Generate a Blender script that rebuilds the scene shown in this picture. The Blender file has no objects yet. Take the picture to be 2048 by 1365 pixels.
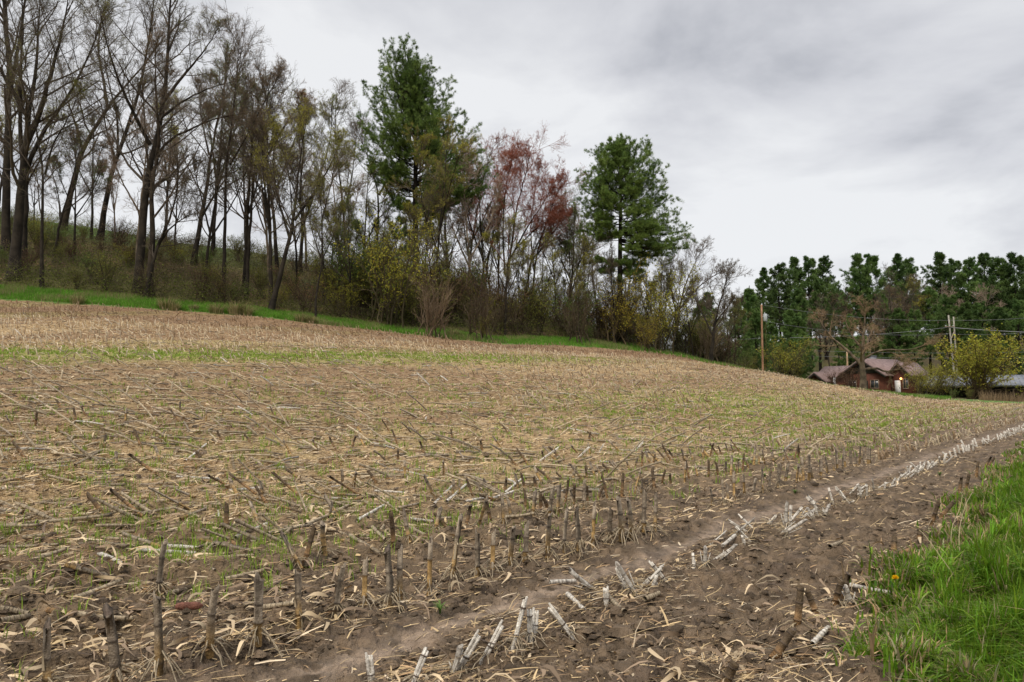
import bpy, math
import numpy as np
from mathutils import Vector
# ---------------------------------------------------------------- camera, sky, sun, exposure
sc = bpy.context.scene
C = sc.collection
CAMH, F, HORY = 1.35, 1593.0, 790.0
PITCH = math.atan((HORY-682.5)/F)
cam = bpy.data.objects.new('camera', bpy.data.cameras.new('camera')); C.objects.link(cam)
cam.location = (0, 0, CAMH); cam.rotation_euler = (math.pi/2+PITCH, 0, 0)
cam.data.sensor_width = 36; cam.data.lens = 28; cam.data.clip_start = .05; cam.data.clip_end = 5000
sc.camera = cam
w = bpy.data.worlds.new("World"); sc.world = w; w.use_nodes = True
nt = w.node_tree; N = nt.nodes; L = nt.links; N.clear()
SUN_EL, SUN_AZ = math.radians(52), math.radians(205)      # azimuth from +Y clockwise
def wn(t, **k):
    n = N.new(t)
    for a, b in k.items(): setattr(n, a, b)
    return n
sky = wn('ShaderNodeTexSky', sky_type='NISHITA'); sky.sun_disc = False; sky.sun_elevation = SUN_EL; sky.sun_rotation = SUN_AZ
tc = wn('ShaderNodeTexCoord'); sep = wn('ShaderNodeSeparateXYZ'); L.new(tc.outputs['Generated'], sep.inputs[0])
zz = wn('ShaderNodeMath', operation='MAXIMUM'); L.new(sep.outputs[2], zz.inputs[0]); zz.inputs[1].default_value = 0.0
za = wn('ShaderNodeMath', operation='ADD'); L.new(zz.outputs[0], za.inputs[0]); za.inputs[1].default_value = .22
dx = wn('ShaderNodeMath', operation='DIVIDE'); L.new(sep.outputs[0], dx.inputs[0]); L.new(za.outputs[0], dx.inputs[1])
dy = wn('ShaderNodeMath', operation='DIVIDE'); L.new(sep.outputs[1], dy.inputs[0]); L.new(za.outputs[0], dy.inputs[1])
cmb = wn('ShaderNodeCombineXYZ'); L.new(dx.outputs[0], cmb.inputs[0]); L.new(dy.outputs[0], cmb.inputs[1]); cmb.inputs[2].default_value = 7.9
n1 = wn('ShaderNodeTexNoise'); n1.inputs['Scale'].default_value = .55; n1.inputs['Detail'].default_value = 7; n1.inputs['Roughness'].default_value = .48; n1.inputs['Distortion'].default_value = .5
L.new(cmb.outputs[0], n1.inputs['Vector'])
n2 = wn('ShaderNodeTexNoise'); n2.inputs['Scale'].default_value = 1.5; n2.inputs['Detail'].default_value = 6; n2.inputs['Roughness'].default_value = .55; n2.inputs['Distortion'].default_value = .3
L.new(cmb.outputs[0], n2.inputs['Vector'])
def mth(op, a, b):
    m = wn('ShaderNodeMath', operation=op)
    for i, v in enumerate((a, b)):
        if hasattr(v, 'type'): L.new(v, m.inputs[i])
        else: m.inputs[i].default_value = v
    return m.outputs[0]
def ramp(v, a, b):
    m = wn('ShaderNodeMapRange', interpolation_type='SMOOTHSTEP'); L.new(v, m.inputs[0]); m.inputs[1].default_value = a; m.inputs[2].default_value = b; return m.outputs[0]
cl = mth('ADD', mth('MULTIPLY', n1.outputs[0], .52), mth('MULTIPLY', n2.outputs[0], .48))
cl = mth('SUBTRACT', cl, mth('MULTIPLY', mth('MULTIPLY', ramp(sep.outputs[0], .12, .56), ramp(sep.outputs[2], .10, .24)), .085))
rp = wn('ShaderNodeValToRGB'); L.new(cl, rp.inputs[0])
e = rp.color_ramp.elements; e[0].position = .34; e[0].color = (.26, .27, .30, 1); e[1].position = .54; e[1].color = (.63, .635, .645, 1)
m_ = e.new(.445); m_.color = (.48, .485, .51, 1)
mul = wn('ShaderNodeMixRGB', blend_type='MULTIPLY'); mul.inputs[0].default_value = 1; L.new(sky.outputs[0], mul.inputs[1]); mul.inputs[2].default_value = (.1, .1, .1, 1)
mx = wn('ShaderNodeMixRGB'); mx.inputs[0].default_value = .94; L.new(mul.outputs[0], mx.inputs[1]); L.new(rp.outputs[0], mx.inputs[2])
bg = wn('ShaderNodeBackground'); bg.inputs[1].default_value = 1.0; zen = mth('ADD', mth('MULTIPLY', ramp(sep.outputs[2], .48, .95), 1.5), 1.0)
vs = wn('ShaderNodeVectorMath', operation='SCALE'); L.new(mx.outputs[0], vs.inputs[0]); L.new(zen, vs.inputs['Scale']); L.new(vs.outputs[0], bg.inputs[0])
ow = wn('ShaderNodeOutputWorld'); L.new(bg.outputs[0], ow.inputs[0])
sun = bpy.data.objects.new('sun', bpy.data.lights.new('sun', 'SUN')); C.objects.link(sun)
sun.data.energy = 1.5; sun.data.angle = math.radians(14); sun.data.color = (1, .90, .76)
sd = Vector((math.sin(SUN_AZ)*math.cos(SUN_EL), math.cos(SUN_AZ)*math.cos(SUN_EL), math.sin(SUN_EL)))
sun.rotation_euler = sd.to_track_quat('Z', 'Y').to_euler()
sc.view_settings.view_transform = 'Standard'; sc.view_settings.look = 'None'; sc.view_settings.exposure = 0.48; sc.view_settings.gamma = 1
# ---------------------------------------------------------------- helpers
rng = np.random.default_rng(7)
def ray(px, py):
    u = (np.asarray(px, float)-1024)/F; v = (682.5-np.asarray(py, float))/F
    cy, sy = math.cos(PITCH), math.sin(PITCH)
    return u, cy - v*sy, sy + v*cy
def at(px, py, Y):
    x, y, z = ray(px, py); return np.array([x/y*Y, Y, CAMH+z/y*Y])
def h2(ix, iy, seed):
    n = (ix.astype(np.int64)*374761393 + iy.astype(np.int64)*668265263 + seed*1442695041) & 0xffffffff
    n = ((n ^ (n >> 13))*1274126177) & 0xffffffff
    return ((n ^ (n >> 16)) & 0xffff)/65535.0
def vnoise(x, y, seed=0):
    xi = np.floor(x); yi = np.floor(y); fx = x-xi; fy = y-yi; xi = xi.astype(np.int64); yi = yi.astype(np.int64)
    fx = fx*fx*(3-2*fx); fy = fy*fy*(3-2*fy)
    a = h2(xi, yi, seed); b = h2(xi+1, yi, seed); c = h2(xi, yi+1, seed); d = h2(xi+1, yi+1, seed)
    return (a*(1-fx)+b*fx)*(1-fy)+(c*(1-fx)+d*fx)*fy
def fbm(x, y, seed=0, o=4, g=.5):
    s = 0; a = 1; t = 0
    for i in range(o):
        s = s+a*vnoise(x*2**i+17.3*i, y*2**i-9.1*i, seed+i); t += a; a *= g
    return s/t
def sstep(a, b, x):
    t = np.clip((x-a)/(b-a), 0, 1); return t*t*(3-2*t)
def mesh_data(name, V, Q=None, T=None, mat=None, attrs=None, smooth=False, mats=None, mi=None):
    me = bpy.data.meshes.new(name); V = np.asarray(V, np.float32)
    me.vertices.add(len(V)); me.vertices.foreach_set('co', V.ravel())
    idx = []; sizes = []
    if Q is not None and len(Q): idx.append(np.asarray(Q, np.int32).ravel()); sizes.append(np.full(len(Q), 4, np.int32))
    if T is not None and len(T): idx.append(np.asarray(T, np.int32).ravel()); sizes.append(np.full(len(T), 3, np.int32))
    idx = np.concatenate(idx); sizes = np.concatenate(sizes)
    me.loops.add(len(idx)); me.loops.foreach_set('vertex_index', idx)
    st = np.concatenate([[0], np.cumsum(sizes)[:-1]]).astype(np.int32)
    me.polygons.add(len(sizes)); me.polygons.foreach_set('loop_start', st); me.polygons.foreach_set('loop_total', sizes)
    if mi is not None: me.polygons.foreach_set('material_index', np.asarray(mi, np.int32))
    me.update(calc_edges=True)
    if smooth: me.polygons.foreach_set('use_smooth', np.ones(len(sizes), bool))
    for k, a in (attrs or {}).items():
        a = np.asarray(a, np.float32)
        if a.ndim == 1:
            me.attributes.new(k, 'FLOAT', 'POINT').data.foreach_set('value', a)
        else:
            ca = np.ones((len(a), 4), np.float32); ca[:, :3] = a
            me.attributes.new(k, 'FLOAT_COLOR', 'POINT').data.foreach_set('color', ca.ravel())
    for m in (mats or [mat]): me.materials.append(m)
    return me
def link(name, me, parent=None, loc=(0, 0, 0), rz=0, sc_=1):
    o = bpy.data.objects.new(name, me); C.objects.link(o)
    if parent is not None: o.parent = parent
    o.location = loc; o.rotation_euler = (0, 0, rz); o.scale = (sc_, sc_, sc_) if not hasattr(sc_, '__len__') else sc_
    return o
def tag(o, label=None, cat=None, group=None, kind=None):
    if label: o['label'] = label
    if cat: o['category'] = cat
    if group: o['group'] = group
    if kind: o['kind'] = kind
    return o
def thing(name, label, cat, loc, group=None, rz=0, sc_=1): return tag(link(name, None, None, loc, rz, sc_), label, cat, group)
def dup(root, loc, rz, s, label, group):
    r = root.copy(); C.objects.link(r); r.location = loc; r.rotation_euler = (0, 0, rz); r.scale = (s, s, s)
    if label: r['label'] = label
    if group: r['group'] = group
    for ch in list(root.children):
        c = ch.copy(); C.objects.link(c); c.parent = r
    return r
def nrm(v): return v/np.maximum(np.linalg.norm(v, axis=-1, keepdims=True), 1e-9)
def ring_tubes(P, R, sides, cap=False):
    """P (B,n,3), R (B,n) -> verts, quads, tris"""
    B, n, _ = P.shape
    Tn = np.empty_like(P); Tn[:, 1:-1] = P[:, 2:]-P[:, :-2]; Tn[:, 0] = P[:, 1]-P[:, 0]; Tn[:, -1] = P[:, -1]-P[:, -2]; Tn = nrm(Tn)
    ax = nrm(P[:, -1]-P[:, 0]); ref = np.where(np.abs(ax[:, 2:3]) < .8, np.array([[0, 0, 1.]]), np.array([[1., 0, 0]]))[:, None, :]
    U = nrm(np.cross(Tn, ref)); W = np.cross(Tn, U)
    a = np.arange(sides)*2*math.pi/sides
    V = P[:, :, None, :]+R[:, :, None, None]*(np.cos(a)[None, None, :, None]*U[:, :, None, :]+np.sin(a)[None, None, :, None]*W[:, :, None, :])
    V = V.reshape(-1, 3); b = (np.arange(B)*n*sides)[:, None, None]; r = (np.arange(n-1)*sides)[None, :, None]; k = np.arange(sides)[None, None, :]; k2 = (k+1) % sides
    Q = np.stack([b+r+k, b+r+k2, b+r+sides+k2, b+r+sides+k], -1).reshape(-1, 4)
    T = np.zeros((0, 3), int)
    if cap:
        cv = P[:, -1]; V = np.concatenate([V, cv]); ci = B*n*sides+np.arange(B)[:, None]; base = (np.arange(B)*n*sides+(n-1)*sides)[:, None]
        kk = np.arange(sides)[None, :]; T = np.stack([base+kk, base+(kk+1) % sides, np.broadcast_to(ci, (B, sides))], -1).reshape(-1, 3)
    return V, Q, T
class Acc:
    def __init__(s): s.V = []; s.Q = []; s.T = []; s.n = 0; s.A = []; s.qm = []; s.tm = []
    def add(s, V, Q=None, T=None, col=None, m=0):
        V = np.asarray(V, float)
        if Q is not None and len(Q): s.Q.append(np.asarray(Q)+s.n); s.qm.append(np.full(len(Q), m))
        if T is not None and len(T): s.T.append(np.asarray(T)+s.n); s.tm.append(np.full(len(T), m))
        s.V.append(V); s.n += len(V)
        if col is None: col = np.ones(3)
        c = np.asarray(col, float)
        if c.ndim == 1: c = np.broadcast_to(c, (len(V), 3))
        s.A.append(c)
    def mesh(s, name, mat=None, smooth=False, mats=None):
        Q = np.concatenate(s.Q) if s.Q else None; T = np.concatenate(s.T) if s.T else None
        return mesh_data(name, np.concatenate(s.V), Q, T, mat, {'tint': np.concatenate(s.A)}, smooth, mats, np.concatenate(s.qm+s.tm))
    def tubes(s, P, R, sides, cap=False, col=None, m=0):
        P = np.asarray(P, float); R = np.asarray(R, float)
        if P.ndim == 2: P = P[None]; R = R[None]
        V, Q, T = ring_tubes(P, R, sides, cap); 
        if col is not None and np.ndim(col) == 2: # per branch colour
            B, n = R.shape; c = np.repeat(col, n*sides, axis=0)
            if cap: c = np.concatenate([c, col])
            col = c
        s.add(V, Q, T, col, m)
    def box(s, c, sz, rz=0, col=None, m=0, rx=0):
        v = np.array([[x, y, z] for z in (-.5, .5) for y in (-.5, .5) for x in (-.5, .5)])*np.array(sz)
        if rx: cr, sr = math.cos(rx), math.sin(rx); v = np.stack([v[:, 0], v[:, 1]*cr-v[:, 2]*sr, v[:, 1]*sr+v[:, 2]*cr], 1)
        cr, sr = math.cos(rz), math.sin(rz); v = np.stack([v[:, 0]*cr-v[:, 1]*sr, v[:, 0]*sr+v[:, 1]*cr, v[:, 2]], 1)+np.array(c)
        s.add(v, [[0, 2, 3, 1], [4, 5, 7, 6], [0, 1, 5, 4], [2, 6, 7, 3], [0, 4, 6, 2], [1, 3, 7, 5]], None, col, m)
    def prism(s, poly, y0, y1, col=None, m=0):     # polygon in xz extruded along y (convex)
        p = np.asarray(poly, float); n = len(p)
        v = np.concatenate([np.stack([p[:, 0], np.full(n, y0), p[:, 1]], 1), np.stack([p[:, 0], np.full(n, y1), p[:, 1]], 1)])
        Q = [[i, (i+1) % n, n+(i+1) % n, n+i] for i in range(n)]
        T = [[0, i+1, i] for i in range(1, n-1)]+[[n, n+i, n+i+1] for i in range(1, n-1)]
        s.add(v, Q, T, col, m)
def leaf_quads(Cn, D, ln, wd, r):
    """diamond leaves: centre start Cn, direction D, length, width arrays"""
    n = len(Cn); D = nrm(D); S = nrm(np.cross(D, r.normal(size=(n, 3)))); ln = np.broadcast_to(ln, n)[:, None]; wd = np.broadcast_to(wd, n)[:, None]
    V = np.stack([Cn, Cn+D*ln*.5+S*wd*.5, Cn+D*ln, Cn+D*ln*.5-S*wd*.5], 1).reshape(-1, 3)
    return V, np.arange(n*4).reshape(-1, 4)
def blade_strips(B, Hd, ln, wd, bend, segs=3, side=None):
    """grass blades: base B (n,3), horizontal bend dir Hd (n,2), length, width, bend amount"""
    n = len(B); t = np.linspace(0, 1, segs+1)[None, :]
    ln = ln[:, None]; wd = wd[:, None]; bend = bend[:, None]
    z = ln*t*(1-.45*bend*t*t); h = ln*bend*t*t*.8
    cx = B[:, :1]+Hd[:, :1]*h; cy = B[:, 1:2]+Hd[:, 1:]*h; cz = B[:, 2:]+z
    if side is None: side = np.stack([-Hd[:, 1], Hd[:, 0]], 1)
    ww = wd*(1-t**1.6)*.5+.0002
    V = np.stack([np.stack([cx-side[:, :1]*ww, cy-side[:, 1:]*ww, cz], -1), np.stack([cx+side[:, :1]*ww, cy+side[:, 1:]*ww, cz], -1)], 2).reshape(-1, 3)
    b = (np.arange(n)*(segs+1)*2)[:, None]; k = (np.arange(segs)*2)[None, :]
    Q = np.stack([b+k, b+k+1, b+k+3, b+k+2], -1).reshape(-1, 4)
    return V, Q
# ---------------------------------------------------------------- materials
def mat(name, col=(.5, .5, .5), col2=None, scale=6, rough=.9, tint=False, bump=0, bscale=40, trans=0, spec=.25, det=4, island=0, emit=None, obj_rand=0):
    m = bpy.data.materials.new(name); m.use_nodes = True; t = m.node_tree; n = t.nodes; l = t.links; n.clear()
    out = n.new('ShaderNodeOutputMaterial'); p = n.new('ShaderNodeBsdfPrincipled'); p.inputs['Roughness'].default_value = rough
    p.inputs['Specular IOR Level'].default_value = spec
    g = n.new('ShaderNodeTexCoord'); nz = n.new('ShaderNodeTexNoise'); nz.inputs['Scale'].default_value = scale; nz.inputs['Detail'].default_value = det
    l.new(g.outputs['Object'], nz.inputs['Vector'])
    mixn = n.new('ShaderNodeMixRGB'); mr = n.new('ShaderNodeMapRange'); mr.inputs[1].default_value = .36; mr.inputs[2].default_value = .64
    l.new(nz.outputs[0], mr.inputs[0]); l.new(mr.outputs[0], mixn.inputs[0]); mixn.inputs[1].default_value = (*col, 1); mixn.inputs[2].default_value = (*(col2 or col), 1)
    c = mixn.outputs[0]
    if tint:
        a = n.new('ShaderNodeAttribute'); a.attribute_name = 'tint'; mm = n.new('ShaderNodeMixRGB'); mm.blend_type = 'MULTIPLY'; mm.inputs[0].default_value = 1
        l.new(c, mm.inputs[1]); l.new(a.outputs['Color'], mm.inputs[2]); c = mm.outputs[0]
    if obj_rand:
        oi = n.new('ShaderNodeObjectInfo'); r2 = n.new('ShaderNodeMapRange'); r2.inputs[3].default_value = 1-obj_rand; r2.inputs[4].default_value = 1+obj_rand; l.new(oi.outputs['Random'], r2.inputs[0])
        mm = n.new('ShaderNodeVectorMath'); mm.operation = 'SCALE'; l.new(c, mm.inputs[0]); l.new(r2.outputs[0], mm.inputs['Scale']); c = mm.outputs[0]
    l.new(c, p.inputs['Base Color'])
    if bump:
        bn = n.new('ShaderNodeTexNoise'); bn.inputs['Scale'].default_value = bscale; bn.inputs['Detail'].default_value = 5; l.new(g.outputs['Object'], bn.inputs['Vector'])
        b = n.new('ShaderNodeBump'); b.inputs['Strength'].default_value = bump; b.inputs['Distance'].default_value = .035; l.new(bn.outputs[0], b.inputs['Height']); l.new(b.outputs[0], p.inputs['Normal'])
    sh = p.outputs[0]
    if trans:
        tr = n.new('ShaderNodeBsdfTranslucent'); l.new(c, tr.inputs[0]); ms = n.new('ShaderNodeMixShader'); ms.inputs[0].default_value = trans; l.new(sh, ms.inputs[1]); l.new(tr.outputs[0], ms.inputs[2]); sh = ms.outputs[0]
    if emit: p.inputs['Emission Color'].default_value = (*emit[0], 1); p.inputs['Emission Strength'].default_value = emit[1]
    l.new(sh, out.inputs[0]); return m
M = dict(
 ground=mat('ground_soil', (.72, .72, .72), (1.25, 1.22, 1.2), 9, .95, True, .9, 60, det=8),
 hill=mat('leaf_litter', (.6, .6, .6), (1.35, 1.3, 1.25), 2.5, .95, True, 1, 6, det=9),
 bark=mat('bark', (.014, .011, .008), (.040, .032, .023), 1.6, .95, True, 1, 14),
 twig=mat('twig', (.075, .060, .045), (.125, .10, .075), .7, .9, True),
 leaf=mat('young_leaf', (.75, .75, .75), (1.2, 1.2, 1.2), .6, .7, True, trans=.42),
 pineneedle=mat('pine_needles', (.085, .150, .036), (.175, .255, .060), .45, .6, True, trans=.1, obj_rand=.25),
 farneedle=mat('far_pine_needles', (.062, .122, .034), (.130, .205, .056), .35, .6, True, trans=.1, obj_rand=.32),
 blade=mat('grass_blade', (.8, .8, .8), (1.15, 1.15, 1.15), 1.2, .6, True, trans=.35, spec=.15),
 straw=mat('straw', (.8, .8, .8), (1.15, 1.15, 1.15), 3, .8, True),
 stalk=mat('corn_stalk', (.62, .6, .58), (1.2, 1.2, 1.2), 28, .7, True, .5, 120),
 red=mat('red_siding', (.085, .030, .020), (.135, .050, .030), 1.5, .8, True),
 roof=mat('shingle_roof', (.17, .115, .105), (.25, .175, .16), 2.5, .8, True, .5, 8),
 greyroof=mat('grey_roof', (.17, .18, .20), (.24, .25, .27), 1.2, .7, True, .4, 10),
 dark=mat('dark_wood', (.012, .014, .011), (.035, .028, .022), 2, .9, True),
 white=mat('white_paint', (.62, .62, .60), (.75, .75, .73), 4, .6, True),
 glass=mat('window_glass', (.03, .035, .04), (.05, .055, .06), 2, .12, True, spec=.6),
 pole=mat('weathered_pole', (.24, .17, .12), (.36, .27, .20), 3, .85, True, .4, 20),
 metal=mat('grey_metal', (.42, .46, .47), (.52, .56, .57), 3, .45, True),
 wire=mat('wire', (.20, .20, .21), (.25, .25, .26), 1, .5, True),
 lamp=mat('lamp_bulb', (1, .6, .25), None, 1, .5, emit=((1, .45, .12), 3)),
)
# ---------------------------------------------------------------- terrain
DEP = [0, 3, 6, 10, 17, 27, 37, 50, 60, 70, 85, 100, 115, 130, 160, 200, 260, 500, 1500]
COLS = {
 -500: [0, 0, .35, .85, 1.7, 3.0, 4.4, 6.9, 8.9, 13, 21, 26, 27, 26, 22, 18, 15, 10, 0],
 0:    [0, 0, .28, .70, 1.5, 2.75, 4.05, 6.3, 8.35, 12.4, 19.4, 24.6, 25.4, 24, 20, 15, 12, 8, 0],
 300:  [0, 0, .2, .55, 1.3, 2.45, 3.7, 5.7, 7.6, 10.4, 16.0, 21.4, 23.4, 23, 19, 14, 11, 8, 0],
 500:  [0, 0, .12, .42, 1.1, 2.2, 3.4, 5.2, 6.8, 9.2, 14.3, 19.6, 21.8, 21.4, 18, 13, 10, 8, 0],
 750:  [0, 0, .06, .3, .92, 1.9, 2.95, 4.45, 5.7, 7.1, 11.2, 15.9, 18.4, 18.2, 15, 12, 10, 8, 0],
 1000: [0, 0, .02, .16, .72, 1.6, 2.5, 3.75, 4.68, 5.4, 8.3, 12.3, 14.9, 15.0, 13, 11, 9, 8, 0],
 1200: [0, 0, 0, .1, .5, 1.2, 2.0, 3.2, 4.1, 4.8, 6.7, 9.0, 10.8, 10.4, 10, 9, 8, 8, 0],
 1400: [0, 0, 0, .04, .28, .8, 1.5, 2.65, 3.45, 4.05, 4.75, 5.8, 6.0, 5.2, 4.5, 8, 14, 8, 0],
 1600: [0, 0, 0, .02, .12, .4, .8, 1.5, 2.05, 2.6, 3.15, 2.9, 1.9, 1.3, 4, 14, 21, 10, 0],
 1800: [0, 0, 0, 0, .02, .13, .28, .5, .68, .85, .95, .9, 1.1, 1.4, 4.5, 14, 21, 10, 0],
 2048: [0, 0, 0, 0, 0, -.05, -.05, 0, .05, .1, .3, .5, .6, .8, 4, 13, 21, 10, 0],
 2600: [0, 0, 0, 0, 0, -.05, -.05, 0, .05, .1, .3, .5, .6, .8, 4, 13, 21, 10, 0]}
cp = sorted(COLS); tht = np.array([math.atan((p-1024)/F) for p in cp])
TH = np.linspace(tht[0], tht[-1], 240); LD = np.linspace(0, math.log1p(1500), 700); DD = np.expm1(LD)
tab = np.array([np.interp(DD, DEP, COLS[p]) for p in cp]); tab = np.array([np.interp(TH, tht, tab[:, j]) for j in range(len(DD))]).T
def blur(a, k, ax):
    x = np.arange(-3*k, 3*k+1); g = np.exp(-.5*(x/k)**2); g /= g.sum(); pad = [(0, 0), (0, 0)]; pad[ax] = (3*k, 3*k)
    ap = np.pad(a, pad, mode='edge'); return sum(g[i]*np.take(ap, np.arange(i, i+a.shape[ax]), axis=ax) for i in range(len(g)))
tab = blur(blur(tab, 7, 0), 4, 1)
def zbase(x, y):
    x = np.asarray(x, float); y = np.asarray(y, float); th = np.arctan2(x, y); thc = np.clip(th, TH[0], TH[-1]); r = np.hypot(x, y)
    d = r*np.cos(thc); fi = (thc-TH[0])/(TH[1]-TH[0]); i = np.clip(fi.astype(int), 0, len(TH)-2); fi = fi-i
    fj = np.log1p(d)/LD[1]; j = np.clip(fj.astype(int), 0, len(LD)-2); fj = np.clip(fj-j, 0, 1)
    z = (tab[i, j]*(1-fi)+tab[i+1, j]*fi)*(1-fj)+(tab[i, j+1]*(1-fi)+tab[i+1, j+1]*fi)*fj
    return z*np.clip(1-(np.abs(th)-.8)/2.3, 0, 1)
RD = np.array([math.sin(math.radians(36.87)), math.cos(math.radians(36.87))])
def rowc(x, y): return -.8*x+.6*y, .6*x+.8*y          # s across rows, v along rows
def edge_s(v): return np.interp(v, [-60, -10, 15, 35, 56, 80, 90, 100, 110, 130], [80, 72, 63, 54, 42, 41, 36, 27, 16, -5])
# far field edge, by azimuth: depth at which the field stops
EP = [-600, 0, 300, 500, 750, 1000, 1200, 1400, 1600, 1800, 2048, 2700]; ED = [60, 60, 61, 63, 66, 71, 80, 90, 90, 88, 80, 78]
def field_end(x, y):
    px = 1024+F*np.asarray(x)/np.maximum(y, .1); return np.interp(px, EP, ED)
def grass_s(v): return np.interp(v, [0, 3.6, 4.4, 8, 14.5, 25, 60], [.5, .72, 1.02, 1.24, 1.52, 1.8, 2.2])+.12*np.sin(v*1.3)+.08*np.sin(v*3.1+1)
def zfull(x, y):
    z = zbase(x, y); r = np.hypot(x, y); s, v = rowc(x, y)
    fade = np.exp(-r/22.0)
    cl = np.abs(fbm(x*3.1, y*3.1, 3, 4, .6)-.5)*2; cr = 1-np.abs(fbm(x*2.2+5, y*2.2, 11, 3)-.5)*2
    track = np.exp(-((s-3.12)/.16)**2)+.7*np.exp(-((s-1.95)/.2)**2)*0
    infield = (y > 0)
    z = z+fade*((cl*.085-.025+.06*(fbm(x*1.1, y*1.1, 20, 2)-.5)+.055*(sstep(.5, .62, fbm(x*4.2, y*4.2, 23, 3, .6))-.5)*sstep(.2, .6, fbm(x*.8, y*.8, 25, 2)))*(1-.85*np.clip(track, 0, 1))-.015*track)
    z = z+fade*.080*(fbm(x*9, y*9, 31, 4, .65)-.5)-.012*sstep(.86, .97, 1-np.abs(fbm(x*4.5, y*4.5, 37, 3)-.5)*5)*(1-.7*track)
    mudz = (1-sstep(4.5, 8, s))*.8+.2; tt = (fbm(x*1.9+.3*np.sin(y*3), y*1.9, 27, 5, .58)+.10*vnoise(x*13, y*13, 28))*11; fr = tt-np.floor(tt)
    z = z+fade*mudz*.036*(np.floor(tt)-5+sstep(0, .22, fr)-.35*fr)*(1-.8*track)
    # low ridge under each row of stubs
    z = z+fade*.02*np.exp(-((((s-3.7)/1.12+.5) % 1-.5)*1.12/.16)**2)*(s > 1)
    far = sstep(56, 70, y); z = z+far*(.5*(fbm(x*.18, y*.18, 40, 3)-.5)) *(r < 300)
    return z
def ground_hit(px, py):
    dx_, dy_, dz_ = ray(px, py); t = np.geomspace(2, 400, 6000); X = dx_*t; Y = dy_*t; Z = CAMH+dz_*t
    b = np.nonzero(Z < zfull(X, Y))[0]; i = b[0] if len(b) else len(t)-1
    return np.array([X[i], Y[i], zfull(X[i:i+1], Y[i:i+1])[0]])
def build_terrain():
    a = math.radians
    th = np.concatenate([np.linspace(-math.pi, a(-48), 60)[:-1], np.linspace(a(-48), a(-36), 60)[:-1], np.linspace(a(-36), a(36), 900), np.linspace(a(36), a(48), 60)[1:], np.linspace(a(48), math.pi, 60)[1:]])
    r = np.concatenate([[.05], np.geomspace(.6, 3.0, 40)[:-1], np.geomspace(3.0, 130, 1000)[:-1], np.geomspace(130, 1400, 60)])
    A, R_ = np.meshgrid(th, r); X = R_*np.sin(A); Y = R_*np.cos(A); Z = zfull(X, Y); s, v = rowc(X, Y)
    nr, na = X.shape; V = np.stack([X, Y, Z], -1).reshape(-1, 3)
    # ---- true surface colours
    def c(*k): return np.array(k)
    mud = c(.142, .103, .066); dry = c(.27, .205, .148); wet = c(.075, .055, .042); straw = c(.40, .285, .150); dstraw = c(.27, .175, .095); grn = c(.26, .27, .07)
    n1_ = fbm(X*.9, Y*.9, 50, 4)[..., None]; n2_ = fbm(X*5, Y*5, 60, 4, .6)[..., None]; nb = fbm(s*.5, v*.07, 70, 3)[..., None]
    S = s[..., None]; D = Y[..., None]
    n3_ = fbm(X*14, Y*14, 64, 3, .6)[..., None]; col = mud*(.15+1.0*n2_+.85*n3_)
    tr = np.exp(-((S-3.12-.06*np.sin(v[..., None]*1.7))/.13)**2)*sstep(.25, .5, n1_+.15); tr = tr*sstep(.32, .5, n2_+.1); col = col*(1-tr)+dry*(.8+.4*n3_)*tr
    col = col*(1-.6*sstep(.55, .72, n2_))+wet*.6*sstep(.55, .72, n2_)
    st = sstep(3.6, 8.5, S+1.6*(n1_-.5))*.92; scol = straw*(1-sstep(.45, .6, nb))+dstraw*sstep(.45, .6, nb)
    scol = scol*(.72+.6*n2_)
    col = col*(1-st)+scol*st
    b1 = sstep(10, 18, S)*(1-sstep(24, 28, S))*sstep(.0, 26, 48-D); col = col*(1-.5*b1)+dstraw*.5*b1     # brown band
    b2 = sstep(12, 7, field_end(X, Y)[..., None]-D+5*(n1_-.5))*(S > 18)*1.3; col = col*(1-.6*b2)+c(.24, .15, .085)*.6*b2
    # green: strip, near sprouts, far right flush
    gs = np.exp(-((S-29.5-3*(n1_-.5))/3.4)**2)*sstep(16, -4, X[..., None])*.8
    gr = sstep(5, 7, S+(n1_-.5)*3)*(1-sstep(13, 17, S))*sstep(12, 30, D)*.5*sstep(-4, 10, X[..., None])*sstep(.36, .52, fbm(s*.35, v*.08, 90, 3)[..., None])
    gn = sstep(.52, .66, n1_)*sstep(5, 8, S)*(1-sstep(16, 24, S))*.12
    g2 = sstep(.6, .7, fbm(s*.25, v*.05, 95, 3)[..., None])*sstep(26, 34, S)*.3
    gg = np.clip(gs+gr+gn+g2, 0, .85)*(.6+.8*n2_); gg = np.clip(gg, 0, .9); col = col*(1-gg)+grn*gg
    fe = field_end(X, Y)[..., None]+1.2*(n1_-.5)
    grs = (S < grass_s(v)[..., None]); under = c(.055, .060, .022)
    litter = c(.125, .085, .040)*(.45+1.3*fbm(X*.6, Y*.6, 80, 5, .65)[..., None]); mossy = c(.075, .10, .020)
    hm = sstep(.42, .56, fbm(X*.15, Y*.15, 85, 4)[..., None]); hill = litter*(1-.55*hm)+mossy*.55*hm
    pxx = 1024+F*X/np.maximum(Y, .1)
    mead = sstep(82, 92, Y)*sstep(700, 300, pxx); hill = hill*(1-mead[..., None])+c(.085, .14, .028)*mead[..., None]
    vall = sstep(1380, 1500, pxx)*(1-sstep(150, 190, Y)); hill = hill*(1-vall[..., None])+(c(.15, .15, .06)*(.6+.8*n1_))*vall[..., None]
    gw = 4.5+6.5*sstep(900, 1300, pxx)[..., None]
    col = np.where(D > fe, np.where(D > fe+gw, hill, c(.09, .16, .03)), col)
    col = np.where(grs & (Y[..., None] > -1e9), under*(.6+.8*n2_), col)
    Rr = R_[..., None]; col = np.where((D < -1), c(.12, .12, .05), col)
    col = col.reshape(-1, 3)
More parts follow.
